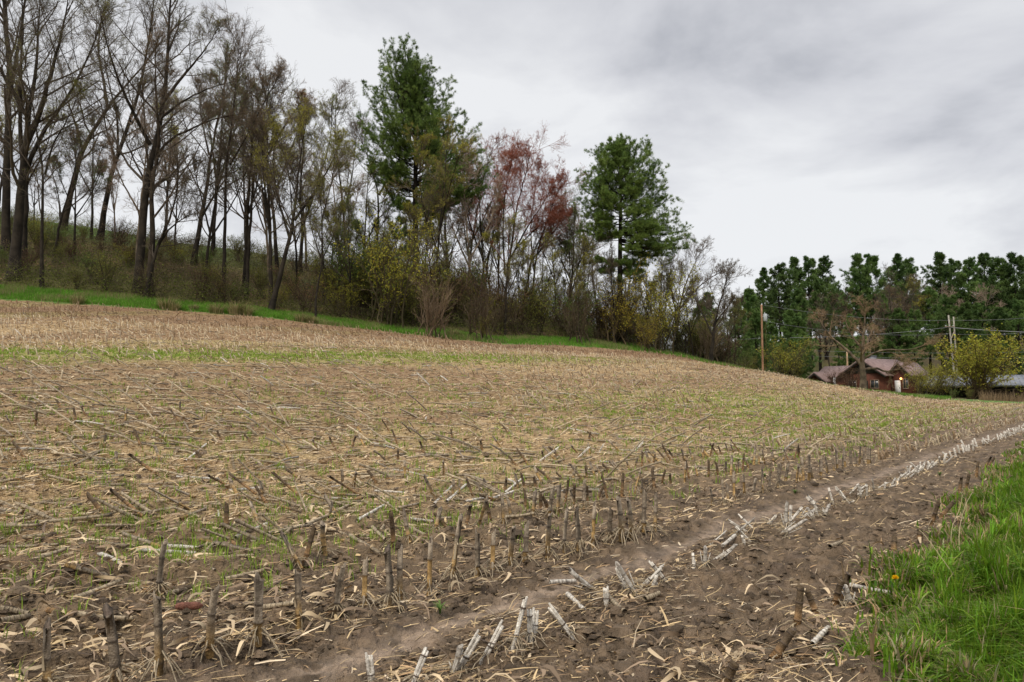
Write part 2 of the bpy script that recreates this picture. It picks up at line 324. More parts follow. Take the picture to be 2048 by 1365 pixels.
    q = np.arange(nr*na).reshape(nr, na); Q = np.stack([q[:-1, :-1], q[:-1, 1:], q[1:, 1:], q[1:, :-1]], -1)
    Yc = Y[:-1, :-1]; zone = np.where(s[:-1, :-1] < grass_s(v[:-1, :-1]), 2, 0); zone = np.where((Yc > (fe[:-1, :-1, 0])), 1, zone); zone = np.where((Yc < -1), 2, zone)
    for k, nm, mt in ((0, 'field', 'ground'), (1, 'hillside', 'hill'), (2, 'grass_bank', 'ground')):
        qq = Q[zone == k].reshape(-1, 4); u, inv = np.unique(qq, return_inverse=True)
        o = link(nm, mesh_data(nm, V[u], inv.reshape(-1, 4), None, M[mt], {'tint': col[u]}, True)); o['kind'] = 'structure'
build_terrain()
# ---------------------------------------------------------------- tree growing
def polyline(pts, n, jit=0, r=rng):
    pts = np.asarray(pts, float); d = np.r_[0, np.cumsum(np.linalg.norm(np.diff(pts, axis=0), axis=1))]; t = np.linspace(0, d[-1], n)
    # smooth (Catmull-like) by interpolation of a chaikin-refined line
    p = pts
    for _ in range(2):
        q = [p[0]]
        for i in range(len(p)-1): q += [p[i]*.75+p[i+1]*.25, p[i]*.25+p[i+1]*.75]
        q.append(p[-1]); p = np.array(q)
    d = np.r_[0, np.cumsum(np.linalg.norm(np.diff(p, axis=0), axis=1))]; t = np.linspace(0, d[-1], n)
    o = np.stack([np.interp(t, d, p[:, k]) for k in range(3)], 1)
    if jit: o[1:-1] += r.normal(size=(n-2, 3))*jit
    return o
def spawn(P, R, m, t0, ang, ratio, n, up, wig, rr, rmin, r, flat=0, lmax=99, t1=1.0):
    B, k, _ = P.shape; Ln = np.linalg.norm(np.diff(P, axis=1), axis=2).sum(1)
    t = t0+(t1-t0)*(np.tile(np.arange(m), (B, 1))+r.random((B, m)))/m
    f = t*(k-1); i = np.clip(f.astype(int), 0, k-2); f = (f-i)[..., None]; b = np.arange(B)[:, None]
    S = P[b, i]*(1-f)+P[b, i+1]*f; T0 = nrm(P[b, i+1]-P[b, i]); Rs = R[b, i]*(1-f[..., 0])+R[b, i+1]*f[..., 0]
    S = S.reshape(-1, 3); T0 = T0.reshape(-1, 3); Rs = Rs.reshape(-1); t = t.reshape(-1)
    side = r.normal(size=S.shape); side[:, 2] *= (1-flat); side = nrm(side-T0*(side*T0).sum(1, keepdims=True))
    a = np.radians(ang)*(.65+.6*r.random(len(S)))[:, None]; D = T0*np.cos(a)+side*np.sin(a)
    ln = np.minimum(np.repeat(Ln, m)*ratio, lmax)*(1.15-.55*(t-t0)/(1-t0+1e-6))*(.55+.8*r.random(len(S))); st = ln/(n-1)
    out = np.empty((len(S), n, 3)); out[:, 0] = S; d = D
    for j in range(1, n):
        d = nrm(d+np.array([0, 0, up/(n-1)])+r.normal(size=d.shape)*wig); out[:, j] = out[:, j-1]+d*st[:, None]
    r0 = np.maximum(Rs*rr, rmin)*np.minimum(1, .5+.5*ln/np.maximum(ln.mean(), .1)); rad = r0[:, None]*np.linspace(1, .35, n)[None, :]
    return out, rad
LEAFC = {'bud': (.17, .135, .06), 'olive': (.23, .235, .05), 'yellow': (.36, .34, .045), 'red': (.34, .125, .085), 'rust': (.26, .165, .08), 'green': (.15, .21, .045), 'gold': (.38, .31, .04)}
def grow(limbs, radii, seed, dens=1.0, leaf='bud', leafn=1.0, lsize=.055, tw=1.0, twc=(1, 1, 1), up=.35, tr_c=(1, 1, 1), m1=11, lmax1=6.5, t0=.3):
    """limbs: list of polylines (first is trunk) in local metres. returns (trunk mesh, branch mesh, foliage mesh)"""
    r = np.random.default_rng(seed); tr = Acc(); P0 = []; R0 = []
    radii = [(ra, rb if lp[-1][2] > 26 else min(rb, .02)) for lp, (ra, rb) in zip(limbs, radii)]
    for k, (lp, (ra, rb)) in enumerate(zip(limbs, radii)):
        n = 18; p = polyline(lp, n, .03*min(1, ra*4), r); rd = ra+(rb-ra)*np.linspace(0, 1, n)**.85
        if k == 0: rd[0] *= 1.45; rd[1] *= 1.12
        tr.tubes(p, rd, 9, col=np.array(tr_c)); P0.append(p); R0.append(rd)
    P0 = np.array(P0); R0 = np.array(R0); br = Acc(); tc_ = np.array(twc)
    P1, R1 = spawn(P0, R0, max(3, int(m1*dens)), t0, 48, .30, 7, up, .13, .5, .03*tw, r, lmax=lmax1)
    # the ends of the limbs carry branches too
    PT, RT = spawn(P0, R0, 6, .8, 28, .16, 7, up, .12, .8, .03*tw, r, lmax=lmax1*.7); P1 = np.concatenate([P1, PT]); R1 = np.concatenate([R1, RT])
    P2, R2 = spawn(P1, R1, 6, .2, 45, .47, 5, up*.9, .15, .55, .017*tw, r)
    P3, R3 = spawn(P2, R2, 6, .12, 42, .52, 4, up*.7, .18, .6, .011*tw, r)
    P4, R4 = spawn(P3, R3, 5, .1, 40, .6, 3, up*.5, .2, .75, .0085*tw, r)
    br.tubes(P1, R1, 5, col=tc_*.8); br.tubes(P2, R2, 4, col=tc_*.9); br.tubes(P3, R3, 3, col=tc_); br.tubes(P4, R4, 3, col=tc_*1.1)
    fo = None
    if leafn > 0:
        src = np.concatenate([P4[:, -1], P4[:, 1]]); n = int(len(src)*leafn); src = src[r.integers(0, len(src), n)]+r.normal(size=(n, 3))*.05
        lsize = lsize*(.72 if leaf != 'red' else .8); lc = np.array(LEAFC[leaf])*(.55+.9*r.random((n, 1)))*(1+.25*(r.random((n, 3))-.5))
        V, Q = leaf_quads(src, r.normal(size=(n, 3))+[0, 0, .3], lsize*(.6+.9*r.random(n)), lsize*.7*(.6+.8*r.random(n)), r)
        fo = Acc(); fo.add(V, Q, None, np.repeat(lc, 4, 0))
    return tr.mesh('trunk', M['bark'], True), br.mesh('branches', M['twig']), fo.mesh('foliage', M['leaf']) if fo else None
def plant_tree(kind, label, cat, loc, meshes, group=None, rz=0, s=1):
    t = thing(kind, label, cat, loc, group, rz, s)
    for nm, me in zip(('trunk', 'branches', 'foliage'), meshes):
        if me: link(nm, me, t)
    return t
def hero(kind, label, px, py, lines, radii, seed, group=None, spread=1.6, depth=None, **kw):
    """lines: pixel polylines; the first starts at the foot. Each gets its own wander in depth."""
    g = ground_hit(px, py) if depth is None else None
    if g is not None and g[1] > 108: depth = 92+(seed % 5)*3; g = None
    if g is None: x = at(px, py, depth)[0]; g = np.array([x, depth, zfull(np.array([x]), np.array([depth]))[0]])
    Y = g[1]; r = np.random.default_rng(seed+999); limbs = []
    for k, ln in enumerate(lines):
        off = r.normal()*spread; pts = []
        for i, (a, b) in enumerate(ln):
            pY = Y
            p = at(a, b, pY)
            t = i/max(1, len(ln)-1); dy_ = off*t*(0.5 if k == 0 else 1.6)
            pts.append(p+[0, dy_, 0])
        if k == 0: pts[0] = g-np.array([0, 0, .25])
        limbs.append(np.array(pts)-g)
    ms = grow(limbs, radii, seed, **kw)
    return plant_tree(kind, label, 'tree', g, ms, group)
# ---- left giants and slope trees
LEFTG = 'tall bare trees on the wooded slope'
hero('bare_tree', 'dark thick-trunked bare tree at the far left edge, its top out of the photo', 12, 515, [[(12, 515), (14, 330), (22, 160), (15, 60), (10, -60)], [(18, 200), (40, 110), (60, 20), (70, -50)]], [(.42, .16), (.2, .08)], 1, LEFTG, leaf='bud', leafn=.5)
hero('bare_tree', 'massive dark double-limbed tree beside the left-edge trunk', 28, 560, [[(28, 560), (38, 400), (46, 300), (55, 200), (66, 120), (70, -20)], [(44, 310), (75, 245), (105, 150), (130, 60), (145, -30)], [(52, 230), (20, 150), (-20, 60)]], [(.5, .18), (.3, .1), (.2, .08)], 2, LEFTG, leaf='bud', leafn=.6)
hero('bare_tree', 'dark tree forking low and leaning a long limb to the right at the left edge', 46, 545, [[(46, 545), (50, 400), (52, 330), (90, 255), (130, 205), (180, 110), (210, 20)], [(50, 380), (56, 280), (68, 180), (90, 80), (95, -20)]], [(.36, .1), (.25, .08)], 3, LEFTG, leaf='olive', leafn=.8)
hero('bare_tree', 'slim dark tree with crooked fork right of the left-edge giants', 84, 575, [[(84, 575), (86, 430), (92, 350), (84, 290), (72, 200), (60, 120)], [(90, 350), (105, 290), (140, 240), (165, 180)]], [(.17, .05), (.1, .04)], 4, LEFTG, leaf='olive', leafn=1.2)
hero('bare_tree', 'pale stout tree leaning right from the green crest, forked above mid height', 126, 430, [[(126, 430), (145, 370), (165, 300), (195, 245), (235, 190), (290, 130), (330, 70)], [(165, 300), (152, 250), (135, 200), (120, 130)], [(215, 215), (205, 160), (190, 90), (200, 20)]], [(.42, .08), (.18, .06), (.2, .06)], 5, LEFTG, leaf='rust', leafn=.8, tr_c=(1.7, 1.6, 1.5))
hero('bare_tree', 'dark straight tree tilting right between the pale leaning tree and the tall forked tree', 199, 480, [[(199, 480), (212, 400), (232, 320), (262, 250), (280, 190), (300, 100), (310, 20)], [(235, 310), (238, 240), (215, 150), (210, 70)], [(262, 250), (300, 200), (350, 150)]], [(.34, .07), (.15, .05), (.14, .05)], 6, LEFTG, leaf='bud', leafn=.8)
hero('bare_tree', 'tall dominant tree of the left group, leader reaching the top of the photo', 276, 585, [[(276, 585), (284, 450), (292, 350), (308, 280), (322, 200), (328, 100), (332, -10)], [(300, 290), (280, 230), (262, 160), (255, 60)], [(322, 210), (355, 150), (395, 90), (420, 30)], [(318, 240), (350, 190), (390, 150), (440, 120)]], [(.40, .08), (.18, .05), (.18, .05), (.14, .04)], 7, LEFTG, leaf='olive', leafn=1.3)
hero('bare_tree', 'grey trunk with one great limb arching right beside the dominant left tree', 300, 592, [[(300, 592), (306, 470), (305, 390), (316, 320), (340, 285), (385, 262), (430, 245), (490, 235)], [(312, 330), (330, 280), (332, 200), (345, 120)]], [(.32, .06), (.18, .05)], 8, LEFTG, leaf='rust', leafn=1, tr_c=(1.35, 1.3, 1.25))
hero('bare_tree', 'low crooked tree bending right with a broken-off limb, below the arching limb', 290, 596, [[(290, 596), (312, 500), (338, 460), (372, 436), (392, 428)], [(315, 495), (345, 450), (372, 395), (380, 330)]], [(.22, .07), (.13, .04)], 9, LEFTG, leaf='bud', leafn=.5, m1=6)
hero('bare_tree', 'dark curved tree with reddish-brown buds right of the arching limb', 387, 530, [[(387, 530), (398, 450), (412, 380), (420, 300), (440, 200), (455, 110)], [(400, 440), (425, 380), (450, 330), (480, 250)], [(418, 310), (395, 230), (385, 160)]], [(.30, .05), (.15, .04), (.12, .04)], 10, LEFTG, leaf='rust', leafn=1.5)
hero('bare_tree', 'straight slender tree with brown budding crown, left of the double-bend trunk', 446, 600, [[(446, 600), (452, 480), (455, 360), (468, 270), (480, 180), (490, 90)], [(460, 330), (490, 270), (520, 200), (550, 140)]], [(.20, .05), (.11, .04)], 11, LEFTG, leaf='rust', leafn=1.6)
hero('bare_tree', 'slender tree with a leafy brown top over the right shoulder of the left group', 492, 600, [[(492, 600), (498, 500), (505, 400), (516, 300), (535, 220), (545, 150)], [(510, 350), (545, 290), (575, 230), (600, 190)]], [(.19, .05), (.11, .04)], 12, LEFTG, leaf='rust', leafn=1.8, lsize=.07)
hero('budding_tree', 'leaning tree at the field edge with spreading yellow-olive young leaves', 540, 622, [[(540, 622), (560, 550), (580, 480), (590, 420), (600, 330), (615, 240)], [(580, 480), (562, 420), (545, 340), (555, 260)], [(590, 440), (620, 380), (650, 310), (660, 250)]], [(.26, .05), (.13, .04), (.13, .04)], 13, 'budding trees along the wood', leaf='yellow', leafn=1.7, lsize=.075)
hero('budding_tree', 'thin crooked sapling with olive leaves just right of the leaning edge tree', 631, 640, [[(631, 640), (632, 580), (645, 520), (640, 440), (660, 370), (668, 300)]], [(.11, .03)], 14, 'budding trees along the wood', leaf='olive', leafn=1.8, lsize=.07, m1=16, lmax1=3.5)
hero('budding_tree', 'olive leafed tree with round open crown behind the crooked sapling', 600, 545, [[(600, 545), (606, 460), (600, 380), (610, 300), (605, 220)], [(606, 450), (640, 370), (665, 290), (672, 230)], [(604, 420), (575, 350), (560, 290)]], [(.25, .05), (.14, .04), (.12, .04)], 15, 'budding trees along the wood', leaf='olive', leafn=2.2, lsize=.08)
hero('bare_tree', 'grey bare-topped tree rising between the olive tree and the tall left pine', 690, 560, [[(690, 560), (690, 450), (682, 360), (672, 280), (676, 200)], [(688, 430), (710, 350), (720, 270)]], [(.22, .04), (.12, .04)], 16, LEFTG, leaf='bud', leafn=.4, twc=(1.5, 1.4, 1.4))
hero('bare_tree', 'crooked dark-limbed oak left of the tall pine trunk', 752, 545, [[(752, 545), (756, 460), (758, 400), (752, 360), (735, 310), (715, 260)], [(758, 390), (780, 340), (800, 300)]], [(.24, .07), (.14, .05)], 17, LEFTG, leaf='bud', leafn=.8)
hero('budding_tree', 'pale green leafing tree standing in front of the tall left pine', 866, 640, [[(866, 640), (872, 540), (880, 440), (890, 340), (895, 250)], [(876, 480), (900, 400), (930, 330)], [(874, 500), (850, 430), (842, 370), (850, 300)]], [(.19, .04), (.1, .03), (.1, .03)], 18, 'budding trees along the wood', leaf='yellow', leafn=1.2, lsize=.075, twc=(1.3, 1.25, 1.0), m1=8, lmax1=3)
hero('red_maple', 'upright maple with rust red buds left of the rounder red crown', 935, 600, [[(935, 600), (940, 500), (958, 400), (975, 320), (990, 285)], [(938, 520), (925, 440), (920, 360), (935, 300)], [(945, 480), (975, 420), (1000, 350), (1015, 300)]], [(.2, .04), (.12, .03), (.12, .03)], 19, 'red budding maples', leaf='red', leafn=1.2, lsize=.06, twc=(2.3, 1.3, 1.05), m1=16, lmax1=4)
hero('red_maple', 'spreading maple with dense deep red buds, brightest red crown in the wood', 1005, 580, [[(1005, 580), (1022, 500), (1030, 430), (1050, 360), (1060, 310)], [(1015, 530), (1050, 460), (1090, 400), (1110, 360)], [(1010, 550), (1005, 470), (1010, 390), (1025, 330)], [(1030, 500), (1075, 450), (1120, 420)]], [(.22, .04), (.14, .03), (.12, .03), (.1, .03)], 20, 'red budding maples', leaf='red', leafn=1.7, lsize=.07, twc=(2.6, 1.15, .95), m1=19, lmax1=5)
hero('red_maple', 'slim maple with sparse reddish twigs between the two red crowns', 965, 610, [[(965, 610), (975, 520), (995, 430), (1020, 360), (1035, 310)], [(972, 540), (955, 470), (950, 400)]], [(.17, .04), (.1, .03)], 21, 'red budding maples', leaf='red', leafn=1.3, lsize=.06, twc=(2.3, 1.2, 1.0), lmax1=4.5)
hero('red_maple', 'rightmost reddish maple, its thin limbs leaning over the gap toward the second pine', 1060, 600, [[(1060, 600), (1070, 520), (1090, 450), (1112, 395), (1125, 370)], [(1068, 540), (1060, 460), (1068, 390), (1080, 340)], [(1075, 510), (1110, 460), (1138, 430)]], [(.17, .04), (.1, .03), (.1, .03)], 26, 'red budding maples', leaf='red', leafn=1.2, lsize=.06, twc=(2.4, 1.2, 1.0), m1=14, lmax1=4)
hero('budding_tree', 'arched tree leaning right over the gap below the red crown', 1045, 610, [[(1045, 610), (1058, 540), (1075, 480), (1110, 440), (1150, 425)], [(1062, 520), (1100, 480), (1130, 480)]], [(.2, .05), (.1, .03)], 22, 'budding trees along the wood', leaf='olive', leafn=.8, m1=9, lmax1=4)
hero('budding_tree', 'mossy yellow-green tree with curved limbs left of the second pine', 1130, 640, [[(1130, 640), (1142, 570), (1150, 500), (1140, 450), (1130, 410)], [(1145, 550), (1180, 490), (1200, 440)], [(1142, 560), (1115, 500), (1100, 460)]], [(.21, .05), (.11, .03), (.11, .03)], 23, 'budding trees along the wood', leaf='olive', leafn=1.5, lsize=.07, tr_c=(1.8, 1.9, 1.0))
hero('bare_tree', 'bare wide round-crowned tree right of the second pine', 1352, 700, [[(1352, 700), (1358, 620), (1375, 560), (1395, 520), (1410, 490)], [(1358, 620), (1395, 575), (1430, 550), (1450, 540)], [(1356, 640), (1340, 570), (1345, 520)]], [(.22, .05), (.14, .03), (.13, .03)], 24, LEFTG, leaf='bud', leafn=.6, twc=(1.1, .95, .9), tr_c=(1.3, 1.2, 1.1), dens=1.1)
hero('bare_tree', 'dark ragged tree hung with fine twigs at the end of the wood', 1422, 722, [[(1422, 722), (1426, 660), (1438, 610), (1450, 570), (1455, 540)], [(1428, 650), (1450, 620), (1465, 600)], [(1425, 670), (1412, 610), (1405, 570)]], [(.26, .05), (.12, .03), (.12, .03)], 25, LEFTG, leaf='bud', leafn=.8, dens=1.2)
# ---------------------------------------------------------------- pines
def needle_tufts(P, r, per, nl, nw, upb, conc=.6, nb=9):
    """tufts at random points of branches P (B,n,3)"""
    B, k, _ = P.shape; idx = np.repeat(np.arange(B), per); t = (.25+.78*r.random(len(idx)))*(k-1); i = np.clip(t.astype(int), 0, k-2); f = (t-i)[:, None]
    S = P[idx, i]*(1-f)+P[idx, i+1]*f; T0 = nrm(P[idx, i+1]-P[idx, i]); T0 = nrm(T0+[0, 0, upb])
    S = np.repeat(S, nb, 0); D = nrm(np.repeat(T0, nb, 0)+r.normal(size=(len(S), 3))*conc)
    tone = np.repeat(.65+.7*r.random(len(idx)), nb)*(.85+.3*r.random(len(S)))
    V, Q = leaf_quads(S, D, nl*(.7+.6*r.random(len(S))), nw*(.7+.6*r.random(len(S))), r)
    tn = np.stack([tone*(.9+.25*r.random(len(S))), tone, tone*.9], 1); return V, Q, np.repeat(tn, 4, 0)
def pine_from_limbs(trunk, tr_r, limbs, lr, seed, nm_='pineneedle', m2=11, m3=4, per=3, nl=.33, nw=.022, fl=.82, t0=.28, nb=19, ratio=.31, extra=None):
    r = np.random.default_rng(seed); a = Acc(); p = polyline(trunk, 20); rd = np.linspace(tr_r[0], tr_r[1], 20); rd[0] *= 1.3
    a.tubes(p, rd, 9, col=np.array([.55, .5, .5]))
    P0 = np.array(limbs); R0 = np.array(lr); b = Acc(); b.tubes(P0, R0, 5, col=np.array([.55, .5, .48]))
    P2, R2 = spawn(P0, R0, m2, t0, 55, ratio, 5, .28, .1, .5, .014, r, flat=fl, lmax=1.75)
    P3, R3 = spawn(P2, R2, m3, .25, 45, .5, 4, .5, .1, .6, .009, r, flat=fl*.6)
    b.tubes(P2, R2, 4, col=np.array([.6, .5, .42])); b.tubes(P3, R3, 3, col=np.array([.7, .6, .45]))
    c = Acc()
    for PP, k in ((P3, per), (P2, per+1), (P0[:, int(P0.shape[1]*.45):], per*11)):
        V, Q, tn = needle_tufts(PP, r, k, nl, nw, .55, .55, nb); c.add(V, Q, None, tn)
    return a.mesh('trunk', M['bark'], True), b.mesh('branches', M['bark']), c.mesh('foliage', M[nm_])
def hero_pine(label, px, py, depth, tl, spec, seed, tr_r, rot=3, **kw):
    x = at(px, py, depth)[0]; g = np.array([x, depth, zfull(np.array([x]), np.array([depth]))[0]]); r = np.random.default_rng(seed)
    trunk = np.array([g]+[at(a, b, depth) for a, b in tl])-g; trunk[0, 2] = -.4
    limbs = []; lr = []
    tp = polyline(trunk, 60)
    for (oy, tx, ty) in spec:
        zo = at(px, oy, depth)[2]-g[2]; o = np.array([np.interp(zo, tp[:, 2], tp[:, 0]), np.interp(zo, tp[:, 2], tp[:, 1]), zo])
        tip = at(tx, ty, depth)-g; d = tip-o
        for k in range(rot+1):
            a = 0 if k == 0 else (r.uniform(.5, 1.2) if k % 2 else r.uniform(-1.2, -.5)) if k < 3 else r.uniform(1.2, 1.9)*(1 if r.random() < .5 else -1)
            q = d.copy(); hl = q[0]; q[0] = hl*math.cos(a); q[1] = abs(hl)*math.sin(a) if k else hl*r.normal()*.1
            if k: q *= r.uniform(.6, .95); 
            if k and r.random() < .2: continue
            oo = o+[0, 0, (r.random()-.5)*1.2 if k else 0]
            n = 9; t = np.linspace(0, 1, n)[:, None]; hz = t**.85; vt = t**1.35
            P = oo+np.concatenate([q[None, :2]*hz, q[None, 2:]*vt], 1); P[:, 2] += -.25*np.sin(t[:, 0]*math.pi)*np.linalg.norm(q[:2])*.12
            P[1:] += r.normal(size=(n-1, 3))*.06; limbs.append(P); l = np.linalg.norm(q); lr.append(np.linspace(.022+.010*l, .012, n))
    return plant_tree('pine_tree', label, 'pine tree', g, pine_from_limbs(trunk, tr_r, limbs, lr, seed, **kw))
hero_pine('tallest dark green pine rising high above the wood, with ragged lobes and bare lower trunk', 832, 640, 88, [(830, 400), (832, 280), (826, 180), (815, 110)],
 [(250, 768, 92), (240, 800, 92), (230, 835, 108), (250, 862, 128), (280, 897, 160), (290, 893, 195), (270, 758, 130), (300, 724, 172), (310, 745, 172), (320, 712, 228), (300, 790, 160), (290, 870, 165), (330, 735, 262), (310, 885, 230), (210, 815, 95), (230, 785, 120), (240, 850, 140), (335, 770, 275), (325, 880, 262), (270, 840, 190), (280, 810, 210),
  (350, 915, 222), (360, 945, 255), (370, 948, 285), (365, 900, 280), (400, 968, 330), (420, 968, 372), (410, 935, 345), (430, 925, 385), (400, 905, 370), (370, 730, 325), (385, 760, 335), (430, 790, 400), (345, 870, 300), (480, 790, 470), (500, 800, 505), (440, 870, 395), (470, 862, 455), (385, 957, 300), (400, 976, 348), (412, 962, 362), (365, 932, 238), (428, 952, 384), (352, 902, 238), (445, 905, 412), (372, 958, 318), (390, 925, 330), (350, 722, 300), (395, 745, 350), (455, 800, 440), (440, 775, 385)], 31, (.42, .10), rot=2, m2=15, m3=4, per=2)
hero_pine('broad cone-shaped green pine standing alone against the sky right of the red maples', 1240, 645, 92, [(1240, 480), (1242, 400), (1240, 320), (1238, 285)],
 [(335, 1222, 282), (330, 1245, 276), (345, 1262, 288), (360, 1190, 300), (355, 1205, 296), (370, 1300, 296), (375, 1285, 300), (395, 1168, 342), (400, 1325, 328), (385, 1310, 330), (390, 1190, 340), (420, 1166, 374), (425, 1335, 366), (415, 1310, 365), (410, 1195, 375), (440, 1158, 402), (445, 1343, 392), (440, 1320, 400), (435, 1190, 410), (455, 1172, 430), (460, 1355, 440), (455, 1330, 430), (450, 1290, 420), (475, 1162, 462), (470, 1185, 452), (480, 1378, 480), (470, 1365, 462), (465, 1330, 460), (465, 1300, 452), (490, 1372, 500), (485, 1350, 492), (488, 1320, 500), (480, 1195, 478), (500, 1340, 515), (530, 1195, 520), (535, 1285, 528), (380, 1240, 330), (350, 1232, 290), (400, 1260, 350), (545, 1205, 540), (550, 1280, 545)], 32, (.40, .08), rot=2, m2=15, m3=4, per=2)
def generic_pine(seed, H, W, h0=.3, top=.12, n=40):
    r = np.random.default_rng(seed); trunk = [[0, 0, -.6], [0, 0, H*.4], [r.normal()*.3, r.normal()*.3, H*.75], [r.normal()*.4, 0, H]]; limbs = []; lr = []; k = 8
    for i in range(n):
        f = h0+(1-h0)*(i+r.random())/n*.97; z0 = f*H-W*.12; az = i*2.4+r.normal()*.4; g = (f-h0)/(1-h0)
        l = W*(np.sin(min(1, g*1.6+.35)*math.pi/2)*(1-g)**.92+top*.6)*r.uniform(.5, 1.3); el = np.radians(4+38*g*g+r.normal()*7)
        t = np.linspace(0, 1, k)[:, None]; d = np.array([math.cos(az)*math.cos(el), math.sin(az)*math.cos(el), math.sin(el)])
        P = np.array([0, 0, z0])+d*l*t; P[:, 2] += (t[:, 0]**2)*l*.30; P[1:] += r.normal(size=(k-1, 3))*.08
        limbs.append(P); lr.append(np.linspace(.02+.012*l, .012, k))
    return pine_from_limbs(trunk, (.34, .05), limbs, lr, seed, 'farneedle', m2=11, m3=3, per=2, nl=.42, nw=.045, nb=10)
GP = [generic_pine(41, 22, 5.2, .35, .16), generic_pine(42, 22, 4.6, .45, .12), generic_pine(43, 14, 4.2, .10, .06), generic_pine(44, 20, 6.0, .3, .2)]
def place_pine(px, top, depth, v, label, k, group='dark pines behind the houses', foot=None):
    x = at(px, 700, depth)[0]; z = zfull(np.array([x]), np.array([depth]))[0]; H = (22, 22, 14, 20)[v]; s = max(.2, (at(px, top, depth)[2]-z)/H)
    return plant_tree('pine_tree', label, 'pine tree', (x, depth, z), GP[v], group, k*1.7, s)
PL = [(1478, 600, 128, 2, 'short bright pine at the left end of the pine belt'), (1500, 572, 150, 2, 'pointed pine left of the tall round-topped pines, behind the wooden pole'), (1512, 620, 122, 2, 'bushy young pine standing right behind the wooden pole'),
 (1530, 535, 178, 1, 'leftmost of the tall round-topped pines, with upswept bare-tipped limbs'), (1562, 525, 172, 0, 'second tall pine from the left in the high pine row'), (1592, 512, 180, 1, 'tall pine with pointed crown, first of the highest pair'), (1622, 515, 175, 3, 'broad bright green pine in the middle of the left pine group'), (1652, 512, 182, 0, 'tall dark pine with crescent limbs at the right end of the left group'), (1640, 560, 160, 3, 'wide lower pine in front of the left tall group'), (1600, 575, 158, 0, 'mid-height pine filling the left group behind the transformer pole'),
 (1580, 615, 132, 2, 'feathery young pine right of the wooden pole'), (1598, 622, 135, 2, 'small young pine touching the feathery pine behind the yellow shrub'),
 (1722, 505, 165, 1, 'first of the two open-crowned pines against the sky'), (1745, 507, 168, 1, 'second of the two open-crowned pines against the sky'), (1800, 507, 172, 1, 'pine with two rounded tops left of the orange crown'), (1820, 515, 178, 0, 'dark pine leaning its crown toward the orange tree'),
 (1885, 502, 168, 1, 'tall narrow pine, highest at the left of the right-hand wood'), (1915, 520, 172, 3, 'dense broad pine right of the tallest narrow one'), (1945, 515, 166, 0, 'dense pine above the twin wooden poles'), (1975, 508, 170, 3, 'wide dark pine above the yellow willow'), (2005, 512, 165, 0, 'dark pine between the wide one and the photo edge'), (2035, 505, 162, 0, 'tall pine next to the right edge of the photo'), (2065, 512, 168, 3, 'pine cut by the right edge of the photo'),
 (1860, 575, 155, 3, 'lower dark pine left of the white-barked trees'), (1900, 590, 150, 3, 'low pine behind the twin poles'), (1935, 600, 148, 2, 'low bushy pine right of the twin poles'), (1965, 605, 150, 3, 'low dark pine behind the forked white-barked tree'), (2000, 610, 146, 2, 'low pine behind the slender white stems at right'), (2040, 600, 148, 3, 'low dark pine at the right edge'),
 (1770, 600, 158, 2, 'bright young pine between the bare tree top and the twin poles'), (1800, 612, 152, 2, 'green pine right of the bare roadside tree'), (1830, 620, 150, 3, 'dark pine with drooping edge left of the twin poles'), (1700, 625, 156, 2, 'small pine behind the left limbs of the bare roadside tree'),
 (1545, 640, 138, 2, 'low pine immediately right of the pole'), (1418, 580, 130, 2, 'dark young pine behind the end of the wood'), (1400, 600, 125, 2, 'pine half hidden by the round bare crown')]
for k, (px, tp, dp, v, lb) in enumerate(PL): place_pine(px, tp, dp, v, lb, k)
# dark mass behind the row: further pines
for k in range(34):
    px = 1500+k*19+rng.uniform(-9, 9); place_pine(px, rng.uniform(565, 600), rng.uniform(195, 225), int(rng.integers(0, 4)), 'pine deep in the wood behind '+('the left tall pines' if px < 1620 else 'the crescent-limbed pine' if px < 1700 else 'the open-crowned pair' if px < 1780 else 'the two-topped pine' if px < 1860 else 'the tallest narrow pine' if px < 1930 else 'the willow' if px < 2010 else 'the pines at the photo edge'), k+100, 'pines deep in the wood')
# ---------------------------------------------------------------- filler trees on the slope
def generic_tree(seed, leaf, leafn, H=12, **kw):
    r = np.random.default_rng(seed); a, b = r.normal(size=2)*.9
    limbs = [[[0, 0, -.4], [a*.2, b*.2, H*.3], [a*.6, b*.6, H*.6], [a*1.2, b, H]], [[a*.3, b*.3, H*.4], [a*.3+1.2, b+.8, H*.62], [a*.3+2, b+1.2, H*.85]], [[a*.3, b*.3, H*.35], [a*.3-1.3, b-.6, H*.6], [a*.3-1.8, b-1.3, H*.82]]]
    kw2 = dict(dens=.62, m1=11, lmax1=3.6, t0=.3); leafn *= .6; kw2.update(kw)
    return grow([np.array(l) for l in limbs], [(.15, .03), (.08, .025), (.08, .025)], seed, leaf=leaf, leafn=leafn, **kw2)
def zone(px):
    for lim, tx in ((60, 'behind the far-left giants'), (150, 'right of the far-left giants'), (230, 'by the pale leaning tree'), (320, 'behind the tallest left tree'), (400, 'under the arching limb'), (470, 'by the dark curved tree'), (540, 'left of the leaning edge tree'), (620, 'behind the leaning edge tree'), (700, 'by the olive round crown'), (800, 'left of the tallest pine'), (880, 'at the foot of the tallest pine'), (950, 'by the pale bare bush'), (1030, 'below the red maples'), (1110, 'right of the red maples'), (1180, 'by the mossy curved tree'), (1250, 'at the foot of the cone-shaped pine'), (1330, 'right of the cone-shaped pine'), (1400, 'by the round bare crown')):
        if px < lim: return tx
    return 'at the right end of the wood'
GT = [generic_tree(61, 'bud', .6), generic_tree(62, 'olive', 1.8, lsize=.07), generic_tree(63, 'rust', 1.2), generic_tree(64, 'yellow', 1.6, lsize=.07), generic_tree(65, 'bud', .3, twc=(3.2, 3.0, 3.0), tr_c=(7, 6.8, 6.5)), generic_tree(66, 'green', 2.2, lsize=.07)]
